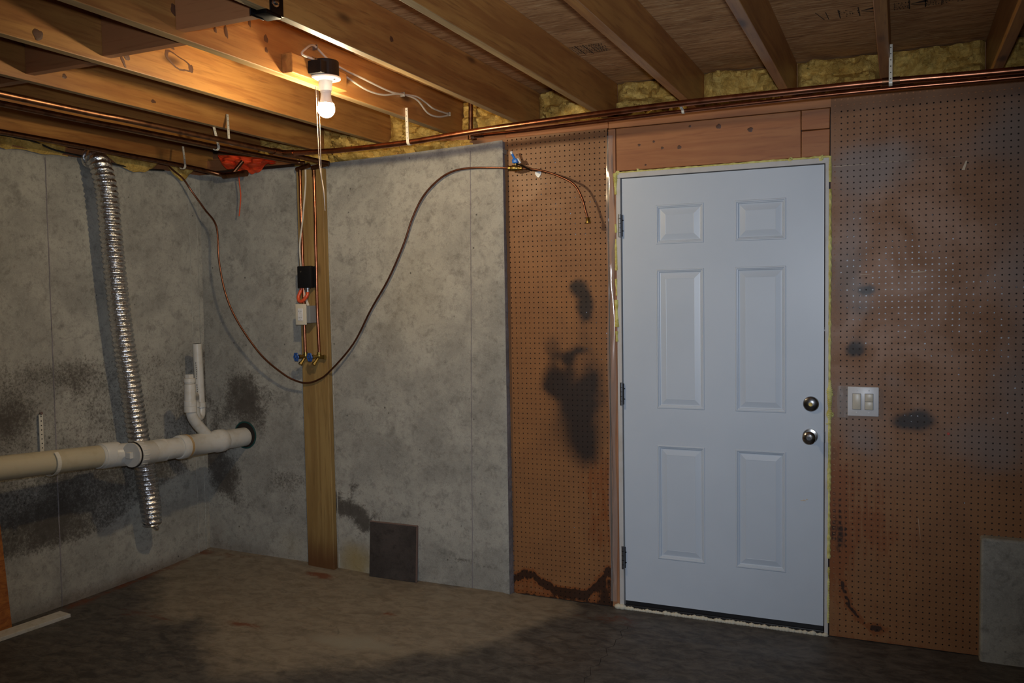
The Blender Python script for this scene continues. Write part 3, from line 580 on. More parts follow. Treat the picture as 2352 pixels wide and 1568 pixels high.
# ---------------------------------------------------------------- insulation
def batt(label, x0, x1, z0, z1, y1, y0, seed, split=.55, parent=None, axis='y', group='yellow fibreglass batts between the joists'):
    nx = max(8, int((x1-x0)/.012)); nz_ = max(8, int((z1-z0)/.010)); V = []; F = []; rs = []
    g = np.array([[i/nx, j/nz_] for j in range(nz_+1) for i in range(nx+1)])
    W = g*np.array([x1-x0, z1-z0])+np.array([x0, z0]); n1 = fbm(W+seed, 9, seed, 5); n2 = fbm(W+seed, 3.5, seed+9, 3); n3 = fbm(W+seed, 40, seed+3, 3)
    for (u, v), a, b_, c_, (px, pz) in zip(g, n1, n2, n3, W):
        sp = split+.22*(b_-.5)*2; lob = (abs(math.sin(math.pi*min(1, max(0, v/sp)))) if v < sp else .75*abs(math.sin(math.pi*min(1, (v-sp)/(1-sp)))))
        prof = (1-abs(2*u-1)**8)*(.25+.75*lob**.5)*(1 if 0 < v < 1 and 0 < u < 1 else 0); dep = prof*(.6+1.7*(a-.5)+1.3*(b_-.5)+.7*(c_-.5)); yy_ = y1-(y1-y0)*max(0, dep)
        ez = (.02*(a-.5)*(v < .1 or v > .9)); V.append((px, yy_, pz+ez) if axis == 'y' else (y1+(y0-y1)*max(0, dep), px, pz+ez))
    for j in range(nz_):
        for i in range(nx): k = j*(nx+1)+i; F.append([k, k+1, k+nx+2, k+nx+1] if axis == 'y' else [k, k+nx+1, k+nx+2, k+1])
    return obj('insulation_batt', V, F, M_ins, None, True, label=label, cat='insulation', group=group)
nm = ['yellow insulation batt in the joist bay at the far left corner', 'yellow insulation batt behind the hanging pull cords, left of the bulb cable', 'yellow insulation batt behind the white strap hanger on the back wall', 'yellow insulation batt where the white cables end', 'yellow insulation batt above the narrow pegboard, mottled brown', 'yellow insulation batt above the left half of the door header', 'yellow insulation batt above the right half of the door header', 'long yellow insulation batt left of the perforated strap', 'yellow insulation batt with an orange patch, right of the perforated strap', 'yellow insulation batt at the far right edge of the picture']
ei = list(zip([-2.58]+[x+.038 for x in jx], jx))
ei = [(jx[i]+.038, jx[i+1]) for i in range(0, 10)]
nm2 = ['yellow insulation batt in the far left joist bay above the pipe corner', nm[1], nm[2], nm[3], 'yellow insulation batt above the narrow pegboard, mottled brown', nm[5], nm[6], nm[7], nm[8], nm[9]]
for i, (a_, b_) in enumerate(ei): batt(nm2[i], a_+.002, b_-.002, 2.318 if b_ < -.6 else 2.368, 2.556, .150, .015, 11+i, .56)
# low roll lying along the top of the concrete wall
batt('ragged yellow insulation strip lying along the concrete wall top under the copper pipe', -1.98, -.765, 2.262, 2.345, .10, -.075, 40, 1.2, group=None)
for k, (a_, b_, za, zb_, lab) in enumerate([(-1.9, -.90, 2.252, 2.335, 'yellow insulation strip on the left wall top, left of the foil duct'), (-.70, -.345, 2.225, 2.31, 'yellow insulation tuft hanging right of the foil duct'), (-.31, -.115, 2.215, 2.31, 'small yellow insulation tuft hanging behind the strap hanger near the corner')]):
    nx = 40; nzz = 12; V = []; F = []
    for j in range(nzz+1):
        for i in range(nx+1):
            u = i/nx; v_ = j/nzz; y_ = a_+(b_-a_)*u; bot = za+(zb_-za)*(.0 if k == 0 else abs(2*u-1)**1.6*.9)+.015*(vnoise(np.array([[y_*22, k*3.]]), 1, 3)[0]-.5); z_ = bot+(zb_-bot)*v_
            xx = float(left_x(np.array(y_), np.array(z_)))+.004+.045*math.sin(math.pi*(.12+.8*v_))*(.6+.8*vnoise(np.array([[y_*25, z_*25]]), 1, 5)[0])*(1-abs(2*u-1)**6); V.append((xx, y_, z_))
    for j in range(nzz):
        for i in range(nx): q_ = j*(nx+1)+i; F.append([q_, q_+nx+1, q_+nx+2, q_+1])
    obj('insulation_batt', V, F, M_ins, smooth=True, label=lab, cat='insulation', group='yellow tufts along the top of the left wall')

# ---------------------------------------------------------------- copper supply pipes under the joists
def pipe(label, pts, r, m, sub=1, name='copper_pipe', cat='pipe', elbows=(), group=None, seg=14, fit=M_copd):
    S = spline(pts, sub) if sub > 1 else [Vector(p) for p in pts]
    t = thing(name, tuple(S[0]), label, cat, group); V, F = tube(S, r, seg); obj('pipe_run', V, F, m, t, smooth=True)
    for p0, p1, rr in elbows: V, F = tube([p0, p1], rr, seg); obj('fitting', V, F, fit, t, smooth=True)
    return t
pipe('thick copper pipe running the whole back wall under the joists', [(2.5, -.53, 2.270), (1.602, -.508, 2.2785), (1.17, -.495, 2.290), (.80, -.484, 2.2932), (.28, -.468, 2.2943), (-.40, -.444, 2.2802), (-.647, -.434, 2.2712), (-.907, -.424, 2.2585), (-1.26, -.41, 2.256), (-1.475, -.401, 2.2625), (-1.655, -.392, 2.272)], .0130, M_cop, 6, elbows=[((-1.600, -.395, 2.269), (-1.640, -.393, 2.271), .0160), ((1.15, -.494, 2.2905), (1.21, -.496, 2.289), .0150)])
pipe('thinner copper pipe just below the thick one, from above the pegboard to the right edge', [(2.5, -.43, 2.265), (1.613, -.408, 2.2754), (1.169, -.395, 2.2843), (.788, -.384, 2.2861), (.372, -.371, 2.2838), (-.144, -.356, 2.2771), (-.401, -.348, 2.273), (-.603, -.342, 2.2742)], .0085, M_cop, 6, elbows=[((-.555, -.343, 2.2738), (-.60, -.342, 2.2742), .011), ((-.60, -.342, 2.2742), (-.63, -.31, 2.280), .011)])
pipe('vertical copper stub rising through the insulation near the cable end', [(-.80, .012, 2.335), (-.795, .012, 2.54)], .012, M_copd, elbows=[((-.80, .012, 2.33), (-.80, .012, 2.36), .015)])
pipe('upper copper pipe crossing under the joists on the left towards the riser post', [(-1.76, -5.1, 2.275), (-1.729, -1.885, 2.275), (-1.702, -1.331, 2.275), (-1.684, -.729, 2.275), (-1.672, -.376, 2.275), (-1.655, -.20, 2.270), (-1.64, -.135, 2.266)], .0130, M_copd, 6, elbows=[((-1.676, -.46, 2.275), (-1.671, -.34, 2.275), .0165), ((-1.672, -.392, 2.275), (-1.640, -.392, 2.2715), .0160), ((-1.64, -.135, 2.262), (-1.585, -.118, 2.250), .0145)])
pipe('lower copper pipe parallel to the upper one, left of the riser post', [(-1.90, -5.1, 2.275), (-1.868, -1.786, 2.275), (-1.847, -1.198, 2.275), (-1.832, -.57, 2.275), (-1.815, -.30, 2.274), (-1.775, -.16, 2.268), (-1.735, -.13, 2.262)], .0120, M_copd, 6)
pipe('dull copper pipe near the left wall ending in a short elbow over the corner', [(-2.36, -5.1, 2.275), (-2.369, -1.427, 2.275), (-2.385, -.784, 2.274), (-2.365, -.457, 2.266), (-2.345, -.25, 2.256), (-2.30, -.17, 2.240), (-2.26, -.165, 2.232)], .0120, M_copd, 6, elbows=[((-2.27, -.165, 2.228), (-2.125, -.165, 2.232), .016), ((-2.135, -.165, 2.232), (-2.105, -.165, 2.232), .018), ((-2.20, -.165, 2.24), (-2.15, -.14, 2.305), .011)])
# risers on the post
t = thing('copper_riser', (-1.782, -.112, 1.235), 'copper riser on the left edge of the wooden post, behind the outlet box', 'pipe')
V, F = tube([(-1.782, -.112, 2.235), (-1.782, -.112, 1.97), (-1.779, -.112, 1.7), (-1.780, -.112, 1.235)], .0085, 14); obj('pipe_run', V, F, M_cop, t, smooth=True)
V, F = join(tube([(-1.805, -.110, 2.236), (-1.715, -.118, 2.252)], .0125, 12), tube([(-1.782, -.112, 2.235), (-1.782, -.112, 2.20)], .0105, 12)); obj('elbow', V, F, M_copd, t, smooth=True)
t = thing('copper_riser', (-1.688, -.112, 1.225), 'copper riser running down the middle of the wooden post', 'pipe')
V, F = tube([(-1.690, -.112, 2.225), (-1.689, -.112, 1.97), (-1.692, -.112, 1.5), (-1.686, -.112, 1.225)], .0085, 14); obj('pipe_run', V, F, M_cop, t, smooth=True)
V, F = join(tube([(-1.70, -.115, 2.236), (-1.615, -.11, 2.250)], .0125, 12), tube([(-1.690, -.112, 2.225), (-1.690, -.112, 2.19)], .0105, 12)); obj('elbow', V, F, M_copd, t, smooth=True)
# post
V, F = box(-1.815, -1.640, -.0985, -.0605, .028, 2.235, .004, .001)
V = [(a+.012*(c-1.1)*-.35, b, c) for a, b, c in V]
obj('wooden_post', V, F, M_post, label='greenish treated wooden plank fixed upright to the concrete wall', cat='plank')
# angle stop valves
def valve(x, label):
    z = 1.215; y = -.115; t = thing('water_valve', (x, y, z-.05), label, 'valve', None)
    V, F = join(lathe((x, y, z-.012), (0, 0, 1), [(0, .010), (.004, .0135), (.020, .0135), (.026, .0115), (.034, .0115)], 12), lathe((x-.012, y, z-.004), (1, 0, 0), [(0, .010), (.04, .010), (.041, .0125), (.052, .0125)], 8), lathe((x-.006, y-.005, z-.012), (-.25, -.55, -.75), [(0, .009), (.03, .009), (.031, .0125), (.042, .0125)], 8), lathe((x-.004, y-.005, z), (-.35, -.93, -.05), [(0, .010), (.022, .009), (.024, .012), (.036, .012), (.038, .005), (.055, .005)], 10)); obj('valve_body', V, F, M_brass, t, smooth=True)
    c = Vector((x-.004, y-.005, z))+Vector((-.35, -.93, -.05)).normalized()*.052; d = Vector((-.35, -.93, -.05)).normalized(); a = d.cross(Vector((0, 0, 1))).normalized(); b = d.cross(a)
    ring = [c+(a*math.cos(th)+b*math.sin(th))*(.0205+.0022*math.cos(6*th)) for th in [2*math.pi*k/48 for k in range(49)]]; L_ = [tube(ring, .0042, 8, False), lathe(c-d*.004, d, [(0, .007), (.009, .007)], 12)]
    for k in range(6): th = 2*math.pi*k/6; L_.append(tube([c, c+(a*math.cos(th)+b*math.sin(th))*.019], .0027, 6))
    V, F = join(*L_); obj('hand_wheel', V, F, M_blue, t, smooth=True)
    V, F = lathe(c+d*.004, d, [(0, .0035), (.003, .003), (.0035, .001)], 8); obj('screw', V, F, M_steel, t)
valve(-1.776, 'left brass stop valve with blue hand wheel below the outlet box'); valve(-1.686, 'right brass stop valve with blue hand wheel at the middle riser')
# black transformer box, conduit loop, outlet box
t = thing('black_junction_box', (-1.745, -.13, 1.59), 'small black box with a bright screw on the wooden post', 'junction box')
V, F = box(-1.792, -1.702, -.150, -.120, 1.588, 1.708, .005); obj('cover', V, F, M_black, t, smooth=True)
V, F = box(-1.786, -1.690, -.122, -.0995, 1.590, 1.706, .003); obj('box_body', V, F, M_black, t)
V, F = lathe((-1.765, -.150, 1.677), (0, -1, 0), [(0, .0045), (.003, .004), (.004, .001)], 10); obj('screw', V, F, M_chrome, t)
V, F = join(lathe((-1.742, -.125, 1.588), (0, 0, -1), [(0, .016), (.006, .016), (.007, .011), (.016, .011), (.017, .013), (.022, .013)], 14)); obj('conduit_connector', V, F, M_steel, t, smooth=True)
V, F = tube(spline([(-1.742, -.125, 1.570), (-1.742, -.135, 1.545), (-1.765, -.142, 1.518), (-1.790, -.140, 1.518), (-1.800, -.133, 1.54), (-1.792, -.124, 1.57), (-1.785, -.118, 1.588)], 8), .0095, 12); obj('orange_cable', V, F, M_red, t, smooth=True, label='orange cable loop')
t = thing('outlet_box', (-1.75, -.12, 1.39), 'cream duplex power outlet on a grey box on the wooden post', 'power outlet')
V, F = box(-1.760, -1.700, -.168, -.100, 1.398, 1.492, .003); obj('box_body', V, F, M_gray, t)
V, F = box(-1.790, -1.720, -.176, -.168, 1.389, 1.502, .0025); cv = obj('cover_plate', V, F, M_almond, t, smooth=True)
V, F = box(-1.772, -1.740, -.179, -.175, 1.412, 1.478, .001); rc = obj('receptacle', V, F, M_white, t)
for z_ in (1.428, 1.462): V, F = join(box(-1.764, -1.762, -.1795, -.1785, z_-.004, z_+.004, 0), box(-1.751, -1.749, -.1795, -.1785, z_-.003, z_+.003, 0), box(-1.758, -1.755, -.1795, -.1785, z_-.011, z_-.008, 0)); obj('slot', V, F, M_black, rc)
V, F = tube(spline([(-1.748, -.108, 2.232), (-1.752, -.106, 2.15), (-1.768, -.108, 2.02), (-1.774, -.118, 1.93), (-1.788, -.124, 1.82), (-1.786, -.122, 1.706)], 8), .0048, 8); obj('electrical_cable', V, F, M_cable, smooth=True, label='cream cable running down the wooden post into the black box', cat='cable')
V, F = join(tube(spline([(-1.776, -.112, 1.588), (-1.768, -.115, 1.54), (-1.752, -.118, 1.492)], 6), .0040, 8), tube(spline([(-1.782, -.110, 1.588), (-1.766, -.112, 1.54), (-1.747, -.112, 1.492)], 6), .0040, 8)); obj('electrical_cable', V, F, M_cable, smooth=True, label='short pair of cream cables between the black box and outlet', cat='cable')

# ---------------------------------------------------------------- flexible copper tube with ball valve
pts = [(-2.50, -.36, 2.29), (-2.49, -.315, 2.255), (-2.475, -.26, 2.215), (-2.46, -.215, 2.151), (-2.401, -.18, 2.048), (-2.328, -.17, 1.946), (-2.308, -.18, 1.749), (-2.263, -.18, 1.552), (-2.185, -.17, 1.392), (-2.054, -.15, 1.22), (-1.918, -.135, 1.116), (-1.84, -.118, 1.076), (-1.775, -.110, 1.066), (-1.70, -.110, 1.085), (-1.629, -.100, 1.132), (-1.482, -.085, 1.282), (-1.366, -.08, 1.468), (-1.253, -.08, 1.628), (-1.156, -.08, 1.807), (-1.10, -.08, 1.939), (-1.033, -.08, 2.047), (-.942, -.08, 2.125), (-.853, -.08, 2.163), (-.755, -.078, 2.171), (-.66, -.072, 2.166), (-.578, -.064, 2.160), (-.548, -.055, 2.157)]
t = thing('copper_tubing', (-1.775, -.11, 1.06), 'thin flexible copper tube looping across the concrete wall to a valve', 'copper tube')
V, F = tube(spline(pts, 7), .0052, 10); obj('tube_run', V, F, M_copt, t, smooth=True)
pts = [(-.50, -.05, 2.155), (-.464, -.052, 2.150), (-.369, -.06, 2.129), (-.275, -.07, 2.092), (-.207, -.076, 2.050), (-.169, -.08, 1.985), (-.150, -.085, 1.925), (-.138, -.087, 1.885)]
V, F = tube(spline(pts, 7), .0052, 10); obj('tube_run', V, F, M_copt, t, smooth=True)
V, F = lathe((-.139, -.087, 1.892), (.12, -.05, -1), [(0, .007), (.004, .010), (.016, .011), (.020, .013), (.026, .013), (.028, .009)], 14); obj('flare_nut', V, F, M_brass, t, smooth=True)
t = thing('ball_valve', (-.525, -.055, 2.14), 'brass ball valve with blue and white lever on the narrow pegboard', 'valve')
V, F = join(lathe((-.560, -.056, 2.158), (1, 0, -.08), [(0, .009), (.001, .0125), (.014, .0125), (.015, .009), (.018, .014), (.028, .016), (.042, .016), (.050, .012), (.051, .0125), (.062, .0125), (.063, .009), (.075, .009)], 12), lathe((-.520, -.056, 2.165), (0, 0, 1), [(0, .007), (.020, .006)], 10)); obj('valve_body', V, F, M_brass, t, smooth=True)
V, F = join(tube([(-.535, -.070, 2.228), (-.525, -.066, 2.205), (-.512, -.062, 2.183)], .006, 8), box(-.533, -.506, -.075, -.050, 2.178, 2.200, .004)); obj('lever', V, F, M_blue2, t, smooth=True)
V, F = tube([(-.538, -.071, 2.236), (-.534, -.070, 2.222)], .0066, 8); obj('lever_tip', V, F, M_paper, t, smooth=True)
V, F = tube([(-.507, -.064, 2.200), (-.492, -.062, 2.178)], .0045, 8); obj('lever_edge', V, F, M_paper, t, smooth=True)
V, F = tube(spline([(-.515, -.058, 2.175), (-.485, -.060, 2.165), (-.45, -.064, 2.145), (-.43, -.068, 2.135)], 5), .0038, 8); obj('bleed_stem', V, F, M_blkmet, t, smooth=True)
V = [(-.436, -.012, 2.137), (-.405, -.012, 2.137), (-.405, -.010, 2.126), (-.413, -.010, 2.113), (-.421, -.010, 2.108), (-.430, -.010, 2.115), (-.437, -.011, 2.126)]; V2 = V+[(a, b+.003, c) for a, b, c in V]
obj('tag', V2, [[0, 1, 2, 3, 4, 5, 6]]+[[k, (k+1) % 7, 7+(k+1) % 7, 7+k] for k in range(7)], M_paper, t)

# ---------------------------------------------------------------- hangers
def hook(name, top, bot, r, wd, label, direction=1, axis='x', m=M_hang):
    """perforated strip ending in a J hook that carries a pipe"""
    (x0, y0, z0), (x1, y1, z1) = top, bot; t = thing(name, bot, label, 'pipe hanger', None)
    path = [Vector(top).lerp(Vector(bot), i/6) for i in range(7)]; b = Vector(bot)
    for k in range(1, 10):
        th = math.pi*k/9*1.05
        off = Vector((direction*r*(1-math.cos(th)), 0, -r*math.sin(th))) if axis == 'x' else Vector((0, direction*r*(1-math.cos(th)), -r*math.sin(th)))
        path.append(b+off)
    V = []; F = []; W_ = Vector((0, wd/2, 0)) if axis == 'x' else Vector((wd/2, 0, 0)); T_ = .0016
    for i, p in enumerate(path):
        tt = (path[min(i+1, len(path)-1)]-path[max(i-1, 0)]).normalized(); nn = tt.cross(W_).normalized()*T_
        V += [tuple(p-W_-nn), tuple(p+W_-nn), tuple(p+W_+nn), tuple(p-W_+nn)]
        if i:
            a = 4*i-4; F += [[a+k, a+(k+1) % 4, a+4+(k+1) % 4, a+4+k] for k in range(4)]
    F += [[3, 2, 1, 0], [4*len(path)-4+k for k in range(4)]]; obj('strap', V, F, m, t)
    nh = max(2, int((z0-z1)/.022)); VF = []; nn = (path[1]-path[0]).cross(W_).normalized()*(T_+.0006)
    for k in range(nh):
        p = Vector(top).lerp(Vector(bot), (k+.5)/nh)
        for s_ in (-1, 1): VF.append(lathe(p+nn*s_, nn, [(-.0002, .0022), (.0002, .0022)], 6))
    for vf in VF: obj('perforation', vf[0], vf[1], M_dark, t)
    return t
hook('strap_hanger', (-.905, -.447, 2.414), (-.905, -.442, 2.262), .017, .014, 'white perforated strap hanger holding the pipe on the back wall, lit by the bulb', 1, 'y')
hook('strap_hanger', (-1.800, -.645, 2.436), (-1.715, -.735, 2.283), .018, .014, 'white strap hanger with a hook on the left pipes, right one of the pair', 1, 'x')
hook('strap_hanger', (-1.853, -.688, 2.390), (-1.820, -.690, 2.274), .016, .014, 'white strap hanger on the left pipes, left one of the pair', -1, 'x')
hook('strap_hanger', (-2.40, -.33, 2.378), (-2.335, -.385, 2.262), .018, .012, 'single white strap hanger near the left wall insulation tufts', -1, 'x')
hook('strap_hanger', (1.1785, -.515, 2.418), (1.1785, -.513, 2.284), .012, .0120, 'long white perforated strap on the joist above the right pegboard', 1, 'y')
hook('strap_hanger', (.385, -.450, 2.300), (.385, -.388, 2.284), .010, .011, 'tiny white clip under the copper pipes above the door', 1, 'y')

# ---------------------------------------------------------------- lamp
LX, LY = -.835, -1.175
t = thing('ceiling_lamp', (LX, LY, 2.42), 'bare glowing bulb in a white pull-chain lampholder on a black box', 'lamp')
V, F = box(-.909, -.862, -1.345, -.99, 2.372, 2.445, .003); obj('wood_cleat', V, F, M_joist, t)
V, F = join(lathe((LX, LY, 2.384), (0, 0, 1), [(0, .052), (.002, .053), (.060, .053), (.063, .051)], 28), box(-.862, -.80, LY-.075, LY-.03, 2.386, 2.436, .004)); obj('octagon_box', V, F, M_black, t)
V, F = lathe((LX, LY, 2.386), (0, 0, -1), [(0, .058), (.003, .060), (.008, .058), (.012, .040), (.014, .027), (.050, .0235), (.052, .0215), (.058, .0215), (.058, .0)], 36, False); obj('lampholder', V, F, M_porc, t, smooth=True)
for s_ in (-1, 1): V, F = lathe((LX+.042*s_, LY, 2.376), (0, 0, -1), [(0, .0045), (.004, .004)], 10); obj('screw', V, F, M_steel, t)
V, F = lathe((LX, LY, 2.332), (0, 0, -1), [(-.006, .0190), (0, .0195), (.020, .0200), (.034, .0225), (.048, .0300)], 32, False); bl = obj('bulb_base', V, F, M_porc, t, smooth=True)
pr = [(.048, .0301)]+[(.068+.0335*math.sin(a)*1.0, .0335*math.cos(a)) for a in [math.radians(d) for d in range(-26, 91, 8)]]
V, F = lathe((LX, LY, 2.332), (0, 0, -1), pr, 32, False); obj('bulb_dome', V, F, M_bulb, bl, smooth=True)
V, F = lathe((LX-.003, LY-.055, 2.436), (-.3, -.9, .35), [(0, .011), (.006, .011), (.007, .008), (.02, .008)], 12); obj('cable_clamp', V, F, M_steel, t, smooth=True)
VF = [tube([(LX-.012, LY-.026, 2.368), (LX-.012, LY-.034, 2.335), (LX-.012, LY-.036, 2.262)], .0009, 6)]
V, F = join(*VF); obj('bead_chain', V, F, M_steel, t)
V, F = tube(spline([(LX-.020, LY-.036, 2.345), (LX-.018, LY-.036, 2.20), (LX-.012, LY-.036, 2.04), (LX+.004, LY-.036, 1.95), (LX+.008, LY-.036, 1.886)], 6), .0015, 6); obj('pull_cord', V, F, M_cord, t, smooth=True)
V, F = tube(spline([(LX-.004, LY-.040, 2.262), (LX-.003, LY-.040, 2.12), (LX-.002, LY-.040, 2.00), (LX+.006, LY-.040, 1.94), (LX+.011, LY-.040, 1.866)], 6), .0015, 6); obj('pull_cord', V, F, M_cord, t, smooth=True)
def dx(P, d): return [(a+d[0], b+d[1], c+d[2]) for a, b, c in P]
loop = [(LX-.004, LY-.07, 2.440), (-.86, -1.285, 2.452), (-.868, -1.245, 2.485), (-.885, -1.19, 2.512), (-.893, -1.15, 2.515), (-.893, -1.066, 2.485), (-.892, -.95, 2.470), (-.892, -.848, 2.466), (-.892, -.62, 2.455), (-.895, -.48, 2.468), (-.892, -.371, 2.480), (-.895, -.28, 2.47), (-.892, -.202, 2.454), (-.895, -.05, 2.458)]
V, F = tube(spline(loop, 8), .0044, 8); obj('electrical_cable', V, F, M_cable, smooth=True, label='white cable looping out of the lamp box along the joist', cat='cable')
loop = [(-.845, -1.12, 2.415), (-.872, -1.06, 2.440), (-.898, -.95, 2.448), (-.895, -.80, 2.424), (-.895, -.66, 2.430), (-.893, -.52, 2.462), (-.893, -.371, 2.466), (-.897, -.26, 2.425), (-.894, -.16, 2.424), (-.894, -.04, 2.452)]
V, F = tube(spline(loop, 8), .0044, 8); obj('electrical_cable', V, F, M_cable, smooth=True, label='lower white cable sagging from the black lamp box along the joist', cat='cable')
for (y_, z_) in ((-1.15, 2.515), (-.49, 2.466), (-.04, 2.458)): V, F = box(-.909, -.886, y_-.002, y_+.002, z_-.010, z_+.010, 0); obj('cable_staple', V, F, M_steel, label='small steel staple over the white cable, '+{-1.15: 'at the top of its loop', -.49: 'halfway along the joist', -.04: 'at the insulation'}[y_], cat='staple')
# black steel bracket at the joist near the top edge
t = thing('steel_bracket', (-.49, -1.93, 2.35), 'black steel bracket with a shiny bolt at the top edge of the picture', 'bracket')
V, F = join(box(-.522, -.516, -1.975, -1.915, 2.352, 2.44, .003), box(-.474, -.468, -1.945, -1.885, 2.362, 2.44, .003), box(-.522, -.468, -1.965, -1.895, 2.355, 2.368, .003)); obj('bracket_plate', V, F, M_blkmet, t, smooth=True)
V, F = lathe((-.468, -1.925, 2.395), (1, -.2, 0), [(0, .014), (.003, .014), (.004, .009), (.010, .008), (.012, .003)], 14); obj('bolt', V, F, M_chrome, t, smooth=True)

# ---------------------------------------------------------------- orange cloth bundle
nx_, nz_ = 46, 16; V = []; F = []; rs = np.random.RandomState(4)
for j in range(nz_+1):
    for i in range(nx_+1):
        u = i/nx_; v_ = j/nz_; x_ = -2.37+.40*u; top = 2.365-.055*u; bot = np.interp(u, [0, .08, .2, .42, .55, .68, .78, .9, 1], [2.355, 2.30, 2.275, 2.26, 2.245, 2.238, 2.262, 2.285, 2.288])+.006*math.sin(u*31)
        z_ = bot+(top-bot)*v_; fold = .5+.5*math.sin(u*26+v_*4+2*math.sin(v_*5)); y_ = -.085-.050*math.sin(math.pi*min(1, .1+.9*(1-v_)))*(.35+.65*fold)*(1-abs(2*u-1)**6)-.01*math.sin(v_*17+u*9); V.append((x_, y_, z_))
for j in range(nz_):
    for i in range(nx_): k = j*(nx_+1)+i; F.append([k, k+1, k+nx_+2, k+nx_+1])
t = thing('cloth_bundle', (-2.17, -.1, 2.24), 'orange cloth bundle stuffed above the concrete wall with a hanging string', 'cloth')
obj('fabric', V, F, M_cloth, t, smooth=True)
V, F = tube(spline([(-2.196, -.125, 2.262), (-2.196, -.122, 2.20), (-2.192, -.118, 2.12), (-2.200, -.118, 2.05), (-2.208, -.118, 2.003)], 6), .0034, 7); obj('string', V, F, M_red, t, smooth=True)

# ---------------------------------------------------------------- black cable on the left wall top
V, F = tube(spline([(-2.60, -1.9, 2.33), (-2.58, -1.253, 2.306), (-2.57, -1.12, 2.300), (-2.57, -1.005, 2.276), (-2.565, -.90, 2.268), (-2.56, -.806, 2.263), (-2.556, -.645, 2.250), (-2.55, -.502, 2.247), (-2.545, -.33, 2.258)], 8), .0048, 7); obj('electrical_cable', V, F, M_wire, smooth=True, label='black cable draped along the top of the left wall', cat='cable')
# white trim piece on the reddish pipe
V, F = box(-2.53, -2.518, -.95, -.925, 2.306, 2.316, .001); obj('plastic_clip', V, F, M_paper, label='tiny white clip on the dull pipe near the left edge', cat='clip')

# ---------------------------------------------------------------- foil duct
dp = [(-2.570, -.80, 2.262), (-2.515, -.80, 2.250), (-2.484, -.797, 2.18), (-2.475, -.783, 2.07), (-2.475, -.757, 1.74), (-2.475, -.723, 1.40), (-2.475, -.676, 1.054), (-2.475, -.643, .82), (-2.475, -.612, .675), (-2.478, -.583, .50), (-2.478, -.566, .325)]
S = [Vector(p) for p in dp]; L_ = [0]
fine = spline(dp, 60); acc = [0]
for a, b in zip(fine, fine[1:]): acc.append(acc[-1]+(b-a).length)
N = 640; tot = acc[-1]; acc = np.array(acc); xyz = np.array([tuple(p) for p in fine]); ds = np.linspace(0, tot, N); pts = np.stack([np.interp(ds, acc, xyz[:, k]) for k in range(3)], 1)
seg = 40; rr = np.zeros((N, seg)); th = np.linspace(0, 2*np.pi, seg, endpoint=False)
A, D = np.meshgrid(th, ds); PP = np.stack([A.ravel()*3, D.ravel()*70], 1)
rr = .0470+.0085*np.abs(np.sin(np.pi*D/.0270+A/2))+.0022*(vnoise(PP, 1.6, 3).reshape(N, seg)-.5)+.0014*(vnoise(PP, 4, 8).reshape(N, seg)-.5)
rr *= (1-.10*ss(.10, 0, tot-D))
V, F = tube([Vector(p) for p in pts], .05, seg, False, lambda i, t_: rr[i, int(round(t_/(2*math.pi)*seg)) % seg])
V2, F2 = tube([Vector(p) for p in pts[-3:]], .046, seg, True)
du = obj('foil_duct', V, F, M_foil, smooth=True, label='silver corrugated foil duct hanging down the left concrete wall', cat='duct')
V, F = tube([Vector(pts[-1])+Vector((0, 0, .012)), Vector(pts[-1])+Vector((0, .0, .006))], .0475, 24); obj('duct_end', V, F, M_dark, du)
V, F = tube([Vector(p)+Vector(((k % 2)*.008-.004, (k % 3)*.01-.01, 0)) for k, p in enumerate([(-2.47, -.575, .330), (-2.462, -.566, .312), (-2.458, -.560, .298)])], .012, 8); obj('torn_flap', V, F, M_foil, du, smooth=True)

# ---------------------------------------------------------------- PVC drain
t = thing('drain_pipe', (-2.27, -.06, .68), 'large PVC drain pipe crossing the left wall into a hole in the back wall', 'drain pipe')
def axp(y): return Vector((-2.27, y, .734+(-.06-y)*.0405))
d = (axp(-1)-axp(0)).normalized()
def sec(nm_, y0_, y1_, prof, m, par=t):
    p = axp(y0_); L2 = abs(y1_-y0_); V, F = lathe(p, d, [(a*L2, b) for a, b in prof], 36); return obj(nm_, V, F, m, par, smooth=True)
sec('pipe_run', .05, -.27, [(0, .054), (1, .054)], M_pvc)
wy = sec('wye_fitting', -.235, -.575, [(0, .060), (.02, .0635), (.16, .0635), (.18, .058), (.78, .058), (.80, .0635), (.98, .0635), (1, .060)], M_pvc)
sec('cement_ring', -.515, -.530, [(0, .0642), (1, .0642)], M_pvco, wy)
sec('pipe_run', -.565, -.78, [(0, .054), (1, .054)], M_pvc)
co = sec('cleanout_adapter', -.75, -.865, [(0, .0555), (.05, .059), (.55, .060), (.6, .064), (1, .064)], M_pvc)
for k in range(16):
    th_ = 2*math.pi*k/16; a_ = Vector((math.cos(th_), 0, math.sin(th_))); p = axp(-.82)+a_*.0635; V, F = tube([p, p+d*.035], .003, 6); obj('grip_rib', V, F, M_pvc, co)
pl = sec('cleanout_plug', -.865, -.880, [(0, .058), (.3, .061), (1, .061)], M_pvc); pp = axp(-.880)
V, F = box(pp.x-.016, pp.x+.016, pp.y-.020, pp.y, pp.z-.016, pp.z+.016, .003); obj('square_nut', V, F, M_pvc, pl)
sec('thread_ring', -.862, -.8665, [(0, .0648), (1, .0648)], M_dark, co)
